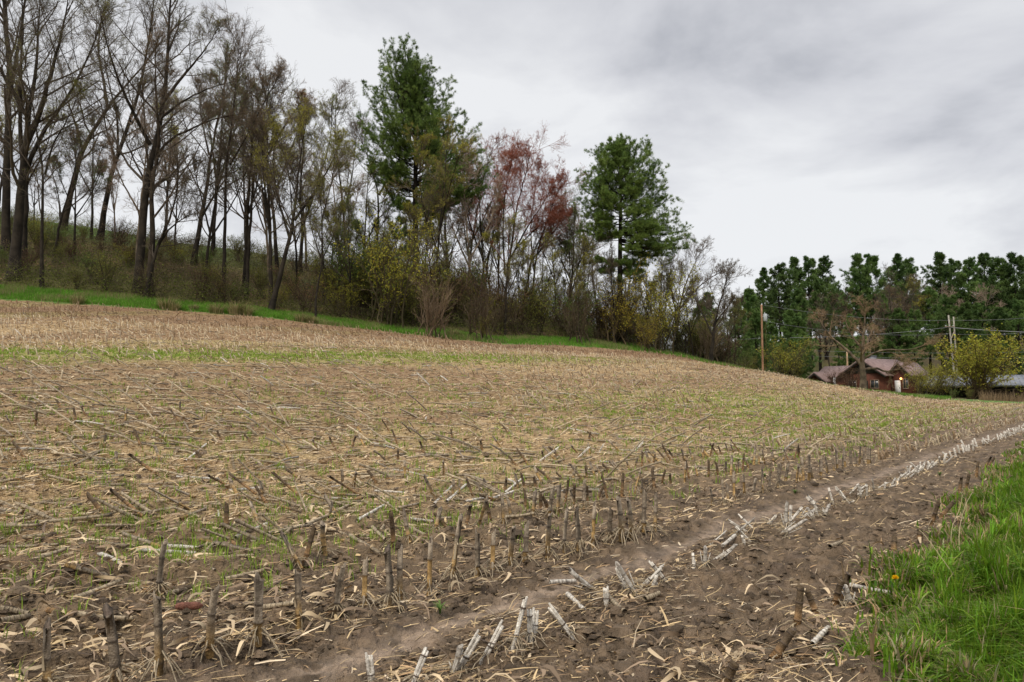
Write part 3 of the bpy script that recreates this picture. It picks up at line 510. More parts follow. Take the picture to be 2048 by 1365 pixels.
GN = [('bare_tree', 'thin bare brown tree'), ('budding_tree', 'olive-leafed thin tree'), ('bare_tree', 'slender tree with rust buds'), ('budding_tree', 'slender yellow-green tree'), ('bare_tree', 'thin grey-barked bare tree'), ('budding_tree', 'small green leafing tree')]
SIL = ([0, 300, 450, 560, 650, 700, 850, 1000, 1100, 1150, 1250, 1350, 1450], [90, 70, 120, 170, 215, 230, 300, 330, 370, 430, 490, 520, 570])
def scat(n, p0, p1, wts, lo, hi, dmin, dmax, seed):
    r = np.random.default_rng(seed)
    for k in range(n):
        px = p0+(p1-p0)*(k+r.random())/n; de = np.interp(px, EP, ED); Y = de+r.uniform(dmin, dmax); x = at(px, 700, Y)[0]
        z = zfull(np.array([x]), np.array([Y]))[0]; tp = np.interp(px, *SIL)+r.uniform(lo, hi); s = (at(px, tp, Y)[2]-z)/12
        if s < .25: s = .3
        v = int(r.choice(6, p=wts)); plant_tree(GN[v][0], GN[v][1]+', '+('low on the slope ' if Y-de < 16 else 'high near the crest ' if Y-de > 26 else 'mid-slope ')+zone(px), 'tree', (x, Y, z), GT[v], 'crowded thin trees inside the wood', r.uniform(0, 6.28), min(s, 1.9))
scat(17, -60, 560, [.3, .1, .25, .08, .2, .07], 30, 260, 8, 40, 71)
scat(26, 520, 1180, [.2, .2, .13, .25, .12, .10], 10, 210, 8, 38, 72)
scat(20, 640, 1440, [.05, .25, .08, .42, .05, .15], 90, 230, 7, 24, 74)
scat(16, 1130, 1460, [.25, .2, .1, .2, .1, .15], 0, 110, 8, 30, 73)
# ---------------------------------------------------------------- shrubs
def shrub(seed, leaf, leafn, H=2.6, stems=9, twc=(.85, .78, .62), lsize=.06, sp=.7, tw=1.0):
    r = np.random.default_rng(seed); P = []; R = []
    for i in range(stems):
        az = i*2.4+r.normal()*.3; k = r.uniform(.25, 1)*sp; h = H*r.uniform(.6, 1)
        P.append(polyline(np.array([[math.cos(az*1.7)*.28*H*r.random(), math.sin(az*1.7)*.28*H*r.random(), -.15], [math.cos(az)*k*.35*h, math.sin(az)*k*.35*h, h*.45], [math.cos(az)*k*h*.85, math.sin(az)*k*h*.85, h]]), 8, .03, r)); R.append(np.linspace(.028, .008, 8))
    P = np.array(P); R = np.array(R); a = Acc(); a.tubes(P, R, 5, col=np.array(twc)*.8)
    P1, R1 = spawn(P, R, 8, .15, 38, .42, 5, .45, .12, .6, .009*tw, r); P2, R2 = spawn(P1, R1, 6, .15, 38, .45, 3, .3, .15, .6, .006*tw, r)
    a2 = Acc(); a2.tubes(P1, R1, 3, col=np.array(twc)); a2.tubes(P2, R2, 3, col=np.array(twc)*1.1)
    f = None
    if leafn:
        src = np.concatenate([P2[:, -1], P2[:, 1], P1[:, -1]]); n = int(len(src)*leafn); src = src[r.integers(0, len(src), n)]+r.normal(size=(n, 3))*.04
        lc = np.array(LEAFC[leaf])*(.55+.9*r.random((n, 1)))*(1+.25*(r.random((n, 3))-.5)); V, Q = leaf_quads(src, r.normal(size=(n, 3)), lsize*(.6+.8*r.random(n)), lsize*.7*(.6+.8*r.random(n)), r)
        f = Acc(); f.add(V, Q, None, np.repeat(lc, 4, 0))
    return a.mesh('stems', M['twig']), a2.mesh('twigs', M['twig']), f.mesh('foliage', M['leaf']) if f else None
SH = {'bare': shrub(81, 'bud', .3), 'brown': shrub(82, 'rust', 1.0, twc=(.85, .72, .6)), 'olive': shrub(83, 'olive', 2.5, twc=(.8, .8, .6)), 'yellow': shrub(84, 'yellow', 2.6, twc=(1, 1, .7)), 'gold': shrub(85, 'gold', 2.6, twc=(1, .9, .6)), 'green': shrub(86, 'green', 3.0, twc=(.8, .8, .6)), 'pale': shrub(87, 'bud', .2, twc=(1.7, 1.5, 1.25), stems=12), 'purple': shrub(88, 'rust', .4, twc=(.95, .7, .65), stems=14)}
def place_shrub(k, px, depth, top, label, group=None, rz=0, base=None, wide=1.0, name=None):
    x = at(px, 700, depth)[0]; z = zfull(np.array([x]), np.array([depth]))[0]; s = max(.25, (at(px, top, depth)[2]-z)/2.6) if top else base
    t = thing(name or ('bush' if k not in ('pale', 'bare') else 'bare_bush'), label, 'bush', (x, depth, z), group, rz, (s*wide, s*wide, s))
    for nm, me in zip(('stems', 'twigs', 'foliage'), SH[k]):
        if me: link(nm, me, t)
    return t
place_shrub('pale', 862, 68.5, 545, 'big pale bare bush fanning up at the field edge below the tall pine')
place_shrub('bare', 955, 71.5, 560, 'greyish bare bush right of the big pale one at the field edge')
place_shrub('yellow', 965, 72, 640, 'small bright yellow-green bush at the field edge', wide=.7)
place_shrub('yellow', 775, 72, 470, 'tall yellow-olive bush left of the tall pine trunk', wide=1.0)
place_shrub('olive', 745, 75, 520, 'dark olive bush at the foot of the yellow-olive bush')
place_shrub('gold', 1292, 86, 635, 'golden leafed bush below the second pine')
place_shrub('gold', 1235, 90, 560, 'golden-green bush hiding the foot of the second pine', wide=1.1)
place_shrub('yellow', 1320, 90, 560, 'yellow-green bush between the second pine and the round bare tree')
place_shrub('green', 1175, 84, 650, 'dark green bush in the shade left of the second pine')
place_shrub('bare', 1155, 81, 580, 'tall thin bare bush in front of the second pine')
place_shrub('pale', 1415, 100, 640, 'pale twiggy bush before the last trees of the wood')
r_ = np.random.default_rng(91)
for k in range(132):
    px = -30+1500*(k+r_.random())/90 if k < 90 else r_.uniform(640, 1450); de = np.interp(px, EP, ED); back = r_.random()**1.3; Y = de+np.interp(px, [0, 900, 1200, 1400], [5, 6.5, 10, 12])+back*24
    kk = r_.choice(['bare', 'brown', 'olive', 'yellow', 'green', 'purple'], p=[.20, .18, .27, .13, .12, .1]); hgt = r_.uniform(.6, 1.25)*(1.0 if px < 560 else 1.45 if px < 700 else 2.0)
    place_shrub(kk, px, Y, None, {'bare': 'leafless brown bush ', 'brown': 'brown budding bush ', 'olive': 'olive green bush ', 'yellow': 'yellowish leafing bush ', 'green': 'green leafing bush ', 'purple': 'purplish twiggy bush '}[kk]+('near the field edge ' if back < .3 else 'farther up the slope ')+zone(px), 'undergrowth bushes of the wood', r_.uniform(0, 6.28), hgt, 1.25)
# leaf and twig litter cover on the slope (nobody could count it)
def slope_cover():
    r = np.random.default_rng(95); n = 230000; px = r.uniform(-80, 1500, n); de = np.interp(px, EP, ED); Y = de+np.interp(px, [0, 900, 1200, 1400], [4, 5.5, 9, 11])+r.random(n)**1.2*40
    X = (px-1024)/F*Y; Z = zfull(X, Y); P = np.stack([X, Y, Z], 1); cl = fbm(X*.3, Y*.3, 97, 3); k = r.random(n) < .35+1.1*(cl-.3); P = P[k]; cl = cl[k]; n = len(P)
    P[:, 2] += r.random(n)**1.5*1.5*cl*1.8; a = Acc(); g = fbm(P[:, 0]*.12, P[:, 1]*.12, 98, 3) > .38
    base = np.where(g[:, None], np.array([[.125, .15, .028]]), np.array([[.14, .10, .045]]))*(.4+1.2*r.random((n, 1)))
    V, Q = leaf_quads(P, r.normal(size=(n, 3)), .12*(.5+r.random(n)), .08*(.5+r.random(n)), r); a.add(V, Q, None, np.repeat(base, 4, 0))
    m = 30000; i = r.integers(0, n, m); S = P[i].copy(); D = nrm(r.normal(size=(m, 3))*[1, 1, .5]+[0, 0, .6]); l = r.uniform(.4, 1.4, m)[:, None]
    a.tubes(np.stack([S, S+D*l*.5+r.normal(size=(m, 3))*.06, S+D*l], 1), np.broadcast_to([.012, .008, .004], (m, 3)), 3, col=np.array([[.15, .12, .075]])*(.6+r.random((m, 1))))
    tag(link('undergrowth', a.mesh('undergrowth', M['leaf'])), 'low brown twigs and green leaves covering the wooded slope', 'undergrowth', kind='stuff')
slope_cover()
# ---------------------------------------------------------------- valley: houses, poles, roadside trees
def GZ(x, y): return float(zfull(np.array([x]), np.array([y]))[0])
def house():
    D = 118.0; cx = at(1727, 790, D)[0]; rot = math.radians(-58)
    t = thing('house', 'low red-brown house with dull pinkish shingle roofs behind the bare roadside tree', 'house', (cx, D, 1.35), rz=rot)
    W2, wh, rh, Ln = 3.4, 3.0, 2.2, 8.5                      # main wing: gable toward the field
    a = Acc(); a.prism([(-W2, -1), (W2, -1), (W2, wh), (0, wh+rh), (-W2, wh)], 0, Ln)
    a.prism([(3.41, -1), (6.4, -1), (6.4, wh+.1), (4.9, wh+1.5), (3.41, wh+.1)], 1.5, 5.5)
    a.box((-6.0, 5.2, .9), (5.19, 5, 3.8)); a.prism([(-10.6, -1), (-7.4, -1), (-7.4, 2.3), (-9, 3.4), (-10.6, 2.3)], 1.2, 8); link('wall', a.mesh('wall', M['red']), t)
    b = Acc(); e = .55; th = .16; G = ((0, W2, wh, rh, 0, Ln), (4.9, 1.5, wh+.1, 1.4, 1.5, 5.5), (-9, 1.6, 2.3, 1.1, 1.2, 8))
    for (cx_, w_, h_, rise, y0, y1) in G:
        for sgn in (-1, 1):
            x1 = cx_+sgn*(w_+e); z1 = h_-rise*e/w_
            b.prism([(cx_, h_+rise+.02), (x1, z1+.02), (x1, z1+th+.02), (cx_, h_+rise+th+.06)][::sgn], y0-.6, y1+.3)
    for sgn in (-1, 1):   # left wing: ridge runs along x
        v = np.array([[-10.4, 5.2, 4.45], [-3.2, 5.2, 4.45], [-3.2, 5.2+sgn*3, 2.65], [-10.4, 5.2+sgn*3, 2.65]]); v2 = v+[0, 0, .15]
        b.add(np.concatenate([v, v2]), [[0, 1, 2, 3], [4, 7, 6, 5], [0, 4, 5, 1], [1, 5, 6, 2], [2, 6, 7, 3], [3, 7, 4, 0]])
    link('roof', b.mesh('roof', M['roof']), t)
    for (cx_, w_, h_, rise, y0, y1) in G:
        for sgn in (-1, 1):
            f = Acc(); x1 = cx_+sgn*(w_+e+.02); z1 = h_-rise*e/w_
            f.prism([(cx_+.003*sgn, h_+rise-.26), (x1, z1-.26), (x1, z1+.01), (cx_+.003*sgn, h_+rise+.01)][::sgn], y0-.66, y0-.603); link('fascia', f.mesh('fascia', M['dark']), t)
    g = Acc(); g.prism([(-W2+.5, wh+.15), (W2-.5, wh+.15), (0, wh+rh-.3)], -.09, -.01); link('gable_panel', g.mesh('gable_panel', M['dark']), t)
    ch = Acc(); ch.box((-1.6, 5, wh+rh-.1), (.7, .7, 1.5)); ch.box((-1.6, 5, wh+rh+.70), (.85, .85, .1)); link('chimney', ch.mesh('chimney', M['greyroof']), t)
    def win(x, z, w_, h_, y=-.05):
        q = Acc(); q.box((x, y, z+h_/2+.04), (w_+.16, .1, .08)); q.box((x, y, z-h_/2-.04), (w_+.16, .1, .08)); q.box((x-w_/2-.04, y, z), (.08, .1, h_)); q.box((x+w_/2+.04, y, z), (.08, .1, h_)); q.box((x, y, z), (.05, .08, h_))
        o = link('window', q.mesh('window_frame', M['pole']), t); q = Acc(); q.box((x, y+.01, z), (w_, .03, h_)); link('pane', q.mesh('pane', M['glass']), o)
    win(-1.7, 1.5, 1.2, 1.2); win(1.9, 1.55, 1.2, 1.1); win(-9, 1.3, .9, .9, 1.15); win(5.75, 1.6, .7, 1.3, 1.45)
    d = Acc(); d.box((4.55, 1.42, 1.0), (.85, .08, 2.1)); dr = link('door', d.mesh('door', M['white']), t); tag(dr, 'pale weathered door'); d = Acc(); d.box((4.85, 1.35, 1.0), (.06, .08, .12)); link('handle', d.mesh('handle', M['dark']), dr)
    d = Acc(); d.box((.3, -.06, 1.0), (1.0, .09, 2.1)); link('door', d.mesh('door', M['dark']), t)
    lm = Acc(); lm.box((5.2, 1.4, 2.35), (.12, .14, .2)); lo = link('porch_lamp', lm.mesh('lamp_base', M['dark']), t)
    bb = Acc(); k = np.linspace(-1, 1, 7); P = np.stack([np.full(7, 5.2), np.full(7, 1.2), 2.3+.15*k], 1); bb.tubes(P, .15*np.sqrt(np.maximum(0, 1-k*k))+.004, 10); link('bulb', bb.mesh('bulb', M['lamp']), lo)
    po = Acc(); po.box((-5.3, .6, 1.2), (.3, .3, 2.9)); link('porch_post', po.mesh('post', M['white']), t)
    for (sx, sy, w_) in ((2.2, -.5, 2.2), (4.9, .9, 2.4)): st = Acc(); st.box((sx, sy, -.1), (w_, .5, .45)); link('step', st.mesh('step', M['white']), t)
house()
def shed():
    D = 112.0; x0 = at(1850, 790, D)[0]; x1 = at(2110, 790, D)[0]; z = lambda p: at(1900, p, D)[2]; L_ = x1-x0
    t = thing('shed', 'long low open shed with grey metal roof at the right edge behind the yellow willow', 'shed', (x0, D, GZ(x0, D)), rz=math.radians(-27))
    z0 = GZ(x0, D); hr = z(752)-z0; he = z(773)-z0
    a = Acc(); v = np.array([[-.6, -.5, he], [L_, -.5, he], [L_, 5.5, hr], [-.6, 5.5, hr]]); v2 = v+[0, 0, .12]; Qb = [[0, 1, 2, 3], [4, 7, 6, 5], [0, 4, 5, 1], [1, 5, 6, 2], [2, 6, 7, 3], [3, 7, 4, 0]]
    a.add(np.concatenate([v, v2]), Qb); v = np.array([[-.6, 5.5, hr], [L_, 5.5, hr], [L_, 11, he], [-.6, 11, he]]); a.add(np.concatenate([v, v+[0, 0, .12]]), Qb)
    for i in range(int(L_/.6)): 
        x = -.5+i*.6; vv = np.array([[x, -.5, he+.122], [x+.05, -.5, he+.122], [x+.05, 5.5, hr+.122], [x, 5.5, hr+.122]]); a.add(np.concatenate([vv, vv+[0, 0, .05]]), Qb)
    link('roof', a.mesh('roof', M['greyroof']), t)
    a = Acc(); a.box((L_/2, 10.4, he/2-.4), (L_, .15, he+.7)); a.box((.1, 5.2, he/2-.4), (.15, 10.2, he+.6)); a.box((L_*.3, 4, .5), (L_*.35, 3, 1.5)); link('wall', a.mesh('wall', M['dark']), t)
    for i in range(6): a = Acc(); a.box((.2+i*(L_-1)/5, -.1, he/2-.4), (.16, .16, he+.7)); link('post', a.mesh('post', M['dark']), t)
shed()
def pole(px, top, D, label, transformer=False, col=(1, 1, 1), arms=0, r=.15, lean=0):
    x = at(px, top, D)[0]; z = GZ(x, D); H = at(px, top, D)[2]-z; t = thing('utility_pole', label, 'utility pole', (x, D, z))
    a = Acc(); a.tubes(np.array([[lean*(1-k), 0, k*(H+.6)-.6] for k in np.linspace(0, 1, 8)]), np.linspace(r*1.15, r*.8, 8), 10, True, np.array(col)); link('post', a.mesh('post', M['pole'], True), t)
    if transformer:
        a = Acc(); k = np.array([0, .05, .95, 1.0, 1.02]); P = np.stack([np.full(5, .48), np.full(5, -.05), H-2.35+k*1.05], 1); a.tubes(P, np.array([.22, .27, .27, .24, .02]), 14); a.box((.25, -.05, H-1.7), (.3, .08, .1)); a.tubes(np.array([[.42, -.05, H-1.3], [.42, -.05, H-1.05]]), [.05, .03], 6, True)
        link('transformer', a.mesh('transformer', M['metal'], True), t)
        a = Acc(); a.tubes(np.array([[.55, 0, H-2.4], [.5, 0, H*.4], [.3, 0, .3]]), [.02, .02, .02], 5, col=np.array([.5, .3, .2])); link('ground_wire', a.mesh('ground_wire', M['pole']), t)
    for i in range(arms):
        a = Acc(); a.box((0, -.18, H-1.9+i*.8), (1.5, .1, .12)); link('crossarm', a.mesh('crossarm', M['pole']), t)
        for s in (-.6, 0, .6):
            a = Acc(); P = np.array([[s, -.18, H-1.84+i*.8], [s, -.18, H-1.74+i*.8], [s, -.18, H-1.66+i*.8]]); a.tubes(P, [.05, .07, .03], 8, True); link('insulator', a.mesh('insulator', M['metal']), t)
    return np.array([x, D, z+H])
pA = pole(1523, 610, 112, 'tall brown utility pole with a grey transformer can, standing left of the house', True, (1.1, .85, .7))
pB = pole(1897, 631, 132, 'left of the twin weathered utility poles, carrying the cross fittings', False, (1.1, 1.4, 1.6), 1, lean=.8)
pC = pole(1907, 634, 136, 'right of the twin weathered utility poles, thinner and plain', False, (1.0, 1.25, 1.4), lean=.4)
pole(1694, 704, 150, 'short light pole showing above the left roof of the house', False, (1.5, 1.4, 1.2), r=.17)
br_ = Acc(); b0 = at(1900, 685, 132.4); b1 = at(1908, 664, 135.7); br_.tubes(np.array([b0, (b0+b1)/2, b1]), [.06, .06, .06], 6, True); o = link('brace', br_.mesh('brace', M['pole'])); tag(o, 'slanting brace strut joining the twin wooden poles', 'pole brace')
def wire(a, b, sag, label, r=.018):
    k = np.linspace(0, 1, 26)[:, None]; P = a*(1-k)+b*k; P[:, 2] -= (4*sag*k*(1-k))[:, 0]; c = Acc(); c.tubes(P, np.full(26, r), 5); tag(link('power_line', c.mesh('power_line', M['wire'])), label, 'power line', 'overhead wires')
w_ = lambda px, py, D: at(px, py, D)
wire(pA, w_(1899, 641, 132), .7, 'uppermost overhead wire running from the top of the transformer pole to the twin poles')
wire(w_(1899, 641, 132), w_(2120, 630, 128), .3, 'uppermost wire leaving the twin poles to the right edge')
wire(w_(1523, 642, 112), w_(1899, 668, 132), .9, 'second wire from below the transformer, passing in front of the pines')
wire(w_(1899, 668, 132), w_(2120, 657, 128), .5, 'thin lower wire leaving the twin poles to the right edge')
wire(w_(1580, 676, 118), w_(1897, 655, 132), .35, 'thick cable rising to the fittings of the twin poles from the left', .03)
wire(w_(1897, 655, 132), w_(2120, 667, 126), .15, 'bright thick cable from the twin poles to the right edge', .05)
wire(w_(1600, 701, 140), w_(2120, 703, 140), .4, 'long thin wire above the house roof')
wire(w_(1600, 712, 140), w_(2120, 715, 140), .3, 'lowest thin wire just over the house roof')
wire(w_(1400, 679, 112), w_(1523, 676, 112), .2, 'short wire reaching the transformer pole from the wood')
hero('bare_tree', 'big leafless tree with pale trunk and wide low limbs in front of the house', 1726, 782, [[(1726, 782), (1725, 750), (1723, 715), (1724, 680), (1727, 640), (1722, 610)], [(1724, 732), (1700, 700), (1675, 675), (1660, 650), (1655, 625)], [(1724, 715), (1745, 685), (1760, 665), (1775, 650)], [(1726, 740), (1750, 735), (1775, 745), (1800, 738), (1820, 728)], [(1725, 720), (1750, 700), (1790, 705), (1822, 690)], [(1725, 700), (1705, 665), (1700, 630)]],
     [(.48, .08), (.24, .05), (.2, .05), (.2, .04), (.15, .04), (.15, .04)], 101, None, spread=2.2, depth=98, leaf='rust', leafn=0, twc=(2.6, 2.2, 1.7), tr_c=(4.6, 4.3, 4.0), m1=7, lmax1=3.2, t0=.3, up=.05)
for k, (px, top, D, lb) in enumerate([(1905, 590, 160, 'white-barked bare tree forking just above the twin poles'), (1962, 590, 160, 'white-barked bare tree with crooked antler-like top above the willow'), (1988, 655, 150, 'first of the slim white stems right of the willow'), (2008, 665, 148, 'slim white stem with a tangled pinkish top right of the willow'), (1785, 620, 158, 'pale bare tree beside the young green pine'), (1752, 640, 158, 'grey bare tree behind the bare roadside tree'), (1410, 640, 118, 'slim white-stemmed tree at the end of the wood')]):
    x = at(px, 700, D)[0]; z = GZ(x, D); s = (at(px, top, D)[2]-z)/12
    plant_tree('birch_tree', lb, 'tree', (x, D, z), GT[4], 'white-barked trees', k*2.1, s)
for k, (px, top, D, v, lb) in enumerate([(1835, 562, 160, 2, 'orange-brown budding tree glowing between the dark pines'), (1815, 575, 158, 3, 'small yellow-orange tree under the orange-brown crown'), (1680, 600, 160, 2, 'brownish bare tree in the gap between the pine groups'), (1700, 590, 166, 0, 'greyish bare tree low in the gap between the pine groups'), (1660, 620, 150, 0, 'brown bare tree behind the left roof of the house'), (1640, 600, 168, 4, 'pale grey bare tree under the left pine group'), (1765, 570, 160, 0, 'bare brown tree below the open-crowned pines'), (1790, 590, 155, 2, 'reddish bare tree left of the small yellow-orange tree'), (1730, 585, 170, 1, 'olive tree low behind the bare roadside tree'), (1462, 575, 120, 0, 'dark bare tree with upswept twigs beyond the end of the wood'), (1470, 605, 112, 1, 'small olive tree left of the transformer pole')]):
    x = at(px, 700, D)[0]; z = GZ(x, D); plant_tree('budding_tree' if v in (1, 2, 3) else 'bare_tree', lb, 'tree', (x, D, z), GT[v], 'small trees before the pines', k*1.3, (at(px, top, D)[2]-z)/12)
place_shrub('yellow', 1560, 113, 690, 'rounded yellow-green bush right of the transformer pole', wide=1.35)
place_shrub('olive', 1590, 114, 700, 'olive bush between the yellow-green bush and the house')
place_shrub('green', 1490, 108, 700, 'green bush left of the transformer pole')
place_shrub('purple', 1700, 108, 738, 'purplish bare bush hiding the left wing of the house', wide=1.3)
place_shrub('purple', 1665, 108, 742, 'low purplish bare bush at the left corner of the house', wide=1.2)
SHW = shrub(89, 'yellow', 3.6, H=2.6, stems=22, twc=(1, .9, .6), lsize=.075, sp=.75); SH['willow'] = SHW
place_shrub('willow', 1955, 104, 690, 'tall rounded yellow willow in front of the grey-roofed shed', wide=1.2, name='willow')
for k, (px, tp, D, kk, lb) in enumerate([(1838, 742, 104, 'yellow', 'yellow-green bush against the right wall of the house'), (1862, 735, 106, 'yellow', 'lime-green bush midway between house and willow'), (1885, 738, 108, 'yellow', 'lime-green bush below the twin poles'), (1905, 779, 100, 'green', 'dark low bush in front of the shed'), (1935, 780, 100, 'olive', 'olive low bush left of the dry reeds'), (1500, 715, 112, 'olive', 'low olive bush at the foot of the green pine')]):
    place_shrub(kk, px, D, tp, lb, rz=k, wide=1.3)
def reeds():
    r = np.random.default_rng(111); n = 900; px = r.uniform(1955, 2075, n); Y = r.uniform(93, 100, n); X = (px-1024)/F*Y; Z = zfull(X, Y); P = np.stack([X, Y, Z], 1)
    az = r.uniform(0, 6.28, n); Hd = np.stack([np.cos(az), np.sin(az)], 1); h = r.uniform(.4, 1.7, n)*(.7+.5*vnoise(X*.8, X*0, 3)); V, Q = blade_strips(P, Hd, h, np.full(n, .035), r.uniform(.05, .6, n)); a = Acc(); a.add(V, Q, None, np.repeat(np.array([[.27, .19, .11]])*(.45+.8*r.random((n, 1))), 8, 0))
    tag(link('dry_reeds', a.mesh('dry_reeds', M['blade'])), 'dry orange-tan reeds along the field end in front of the shed', 'reeds', kind='stuff')
reeds()
# ---------------------------------------------------------------- field end verge, foreground grass, sprouts, straw
def verge():
    r = np.random.default_rng(121); a = Acc(); n = 120000; px = r.uniform(-60, 1900, n); de = np.interp(px, EP, ED)+.3; wdt = np.interp(px, [0, 900, 1200, 1400, 1500, 1900], [4, 5.5, 9, 11, 8, 4]); Y = de+r.random(n)*wdt
    X = (px-1024)/F*Y; Z = zfull(X, Y); nn = fbm(X*.5, Y*.5, 5, 3); P = np.stack([X, Y, Z-.02], 1); az = r.uniform(0, 6.28, n); Hd = np.stack([np.cos(az), np.sin(az)], 1)
    h = r.uniform(.2, .5, n)*(.5+1.1*nn); dry = r.random(n) < sstep(.5, .72, nn)*.55+.08; c = np.where(dry[:, None], np.array([[.30, .25, .12]]), np.array([[.135, .30, .030]]))*(.6+.7*r.random((n, 1)))
    V, Q = blade_strips(P, Hd, h, np.full(n, .022), r.uniform(.1, .8, n)); a.add(V, Q, None, np.repeat(c, 8, 0))
    tag(link('verge_grass', a.mesh('verge_grass', M['blade'])), 'bright green grass strip between the stubble field and the wood', 'grass', kind='stuff')
    # dry tussocks, countable
    tm = []
    for k in range(3):
        n = 420; az = r.uniform(0, 6.28, n); rr = r.random(n)**.6*.45; P = np.stack([np.cos(az)*rr, np.sin(az)*rr, np.zeros(n)-.05], 1); Hd = np.stack([np.cos(az), np.sin(az)], 1); b = Acc()
        V, Q = blade_strips(P, Hd, r.uniform(.35, 1.05, n), np.full(n, .022), r.uniform(.2, 1.1, n)); b.add(V, Q, None, np.repeat(np.where(r.random((n, 1)) < .7, np.array([[.36, .30, .15]]), np.array([[.13, .17, .04]]))*(.6+.7*r.random((n, 1))), 8, 0)); tm.append(b.mesh('tussock', M['blade']))
    for px, of, s, lb in [(150, .2, 1.1, 'dry grass tussock at the left end of the green strip'), (330, .8, 1.5, 'large straw-coloured tussock on the green strip'), (345, .3, 1.0, 'smaller tussock leaning on the large straw-coloured one'), (385, 1.0, .8, 'dry tussock below the dark curved tree'), (430, .3, 1.2, 'pale tussock sticking out toward the stubble'), (470, .6, 1.6, 'tall pale tussock left of the leaning edge tree'), (490, .4, 1.1, 'tussock at the foot of the tall pale one'), (600, .6, 1.1, 'dry tussock right of the leaning edge tree'), (620, .4, .9, 'dry tussock by the thin crooked sapling'), (905, 2.5, 1.2, 'dry tussock between the two bare bushes')]:
        Y = np.interp(px, EP, ED)+of; x = (px-1024)/F*Y; tag(link('grass_tussock', tm[int(px) % 3], None, (x, Y, GZ(x, Y)), px, s), lb, 'grass tussock', 'dry tussocks on the green strip')
verge()
def fore_grass():
    r = np.random.default_rng(131); a = Acc(); n = 430000; d = 2.6*(55/2.6)**(r.random(n)**1.15); px = r.uniform(1350, 2300, n); X = (px-1024)/F*d; s, v = rowc(X, d)
    k = (s < grass_s(v)-.02+.1*r.normal(size=n)); X = X[k]; d = d[k]; s = s[k]; v = v[k]; n = len(X)
    cx = np.floor(X*7)/7; cl = h2((X*7).astype(int), (d*7).astype(int), 5); X = X+(h2((X*7).astype(int), (d*7).astype(int), 8)-.5)*.08
    Z = zfull(X, d); az = cl*6.28+r.normal(size=n)*.9; Hd = np.stack([np.cos(az)-.35, np.sin(az)-.1], 1); Hd /= np.linalg.norm(Hd, axis=1)[:, None]
    inn = sstep(0, .9, grass_s(v)-s); h = (.15+.18*inn)*(.45+.85*r.random(n))*(.75+.5*cl); w = (.006+.006*r.random(n))*(1+d/7)
    V, Q = blade_strips(np.stack([X, d, Z-.01], 1), Hd, h, w, r.uniform(.15, 1.15, n), 4)
    dry = r.random(n) < .05+.30*(1-sstep(0, .35, inn))+.1*sstep(.55, .7, fbm(X*2.2, d*2.2, 133, 3)); c = np.where(dry[:, None], np.array([[.36, .30, .17]]), np.array([[.122, .235, .019]])*(.65+.7*cl[:, None]))*(.6+.75*r.random((n, 1))); c[:, 0] *= .85+.5*r.random(n)
    a.add(V, Q, None, np.repeat(c, 10, 0)); tag(link('bank_grass', a.mesh('bank_grass', M['blade'])), 'thick fresh green grass covering the lower right corner', 'grass', kind='stuff')
fore_grass()
def sprouts():
    r = np.random.default_rng(141); a = Acc(); n = 120000; d = 3.4*(62/3.4)**(r.random(n)**.9); px = r.uniform(-100, 2150, n); X = (px-1024)/F*d; s, v = rowc(X, d)
    pr = sstep(3.8, 5.2, s)*(1-sstep(15, 24, s))*(.04+.11*sstep(.50, .68, fbm(X*1.7, d*1.7, 50, 4)))*(1+1.5*sstep(0, 12, X)) + np.exp(-((s-29.5-3*(fbm(X*.3,d*.3,51,3)-.5))/3.4)**2)*sstep(16, -4, X)*.95*sstep(.25,.5,fbm(X*.6,d*.6,52,3)) + sstep(5, 7, s)*(1-sstep(13, 17, s))*sstep(12, 30, d)*.26*sstep(-6, 8, X)
    k = (r.random(n) < pr) & (d < field_end(X, d)); X = X[k]; d = d[k]; n = len(X); m = 6
    X = np.repeat(X, m)+r.normal(size=n*m)*.018*(1+np.repeat(d, m)/14); d = np.repeat(d, m)+r.normal(size=n*m)*.018; n *= m; Z = zfull(X, d); az = r.uniform(0, 6.28, n)
    V, Q = blade_strips(np.stack([X, d, Z-.005], 1), np.stack([np.cos(az), np.sin(az)], 1), r.uniform(.05, .15, n), .0045*(1+d/9), r.uniform(.1, .9, n), 2)
    a.add(V, Q, None, np.repeat(np.array([[.23, .33, .045]])*(.6+.8*r.random((n, 1))), 6, 0)); tag(link('grass_sprouts', a.mesh('grass_sprouts', M['blade'])), 'small green grass sprouts scattered through the stubble', 'grass', kind='stuff')
sprouts()
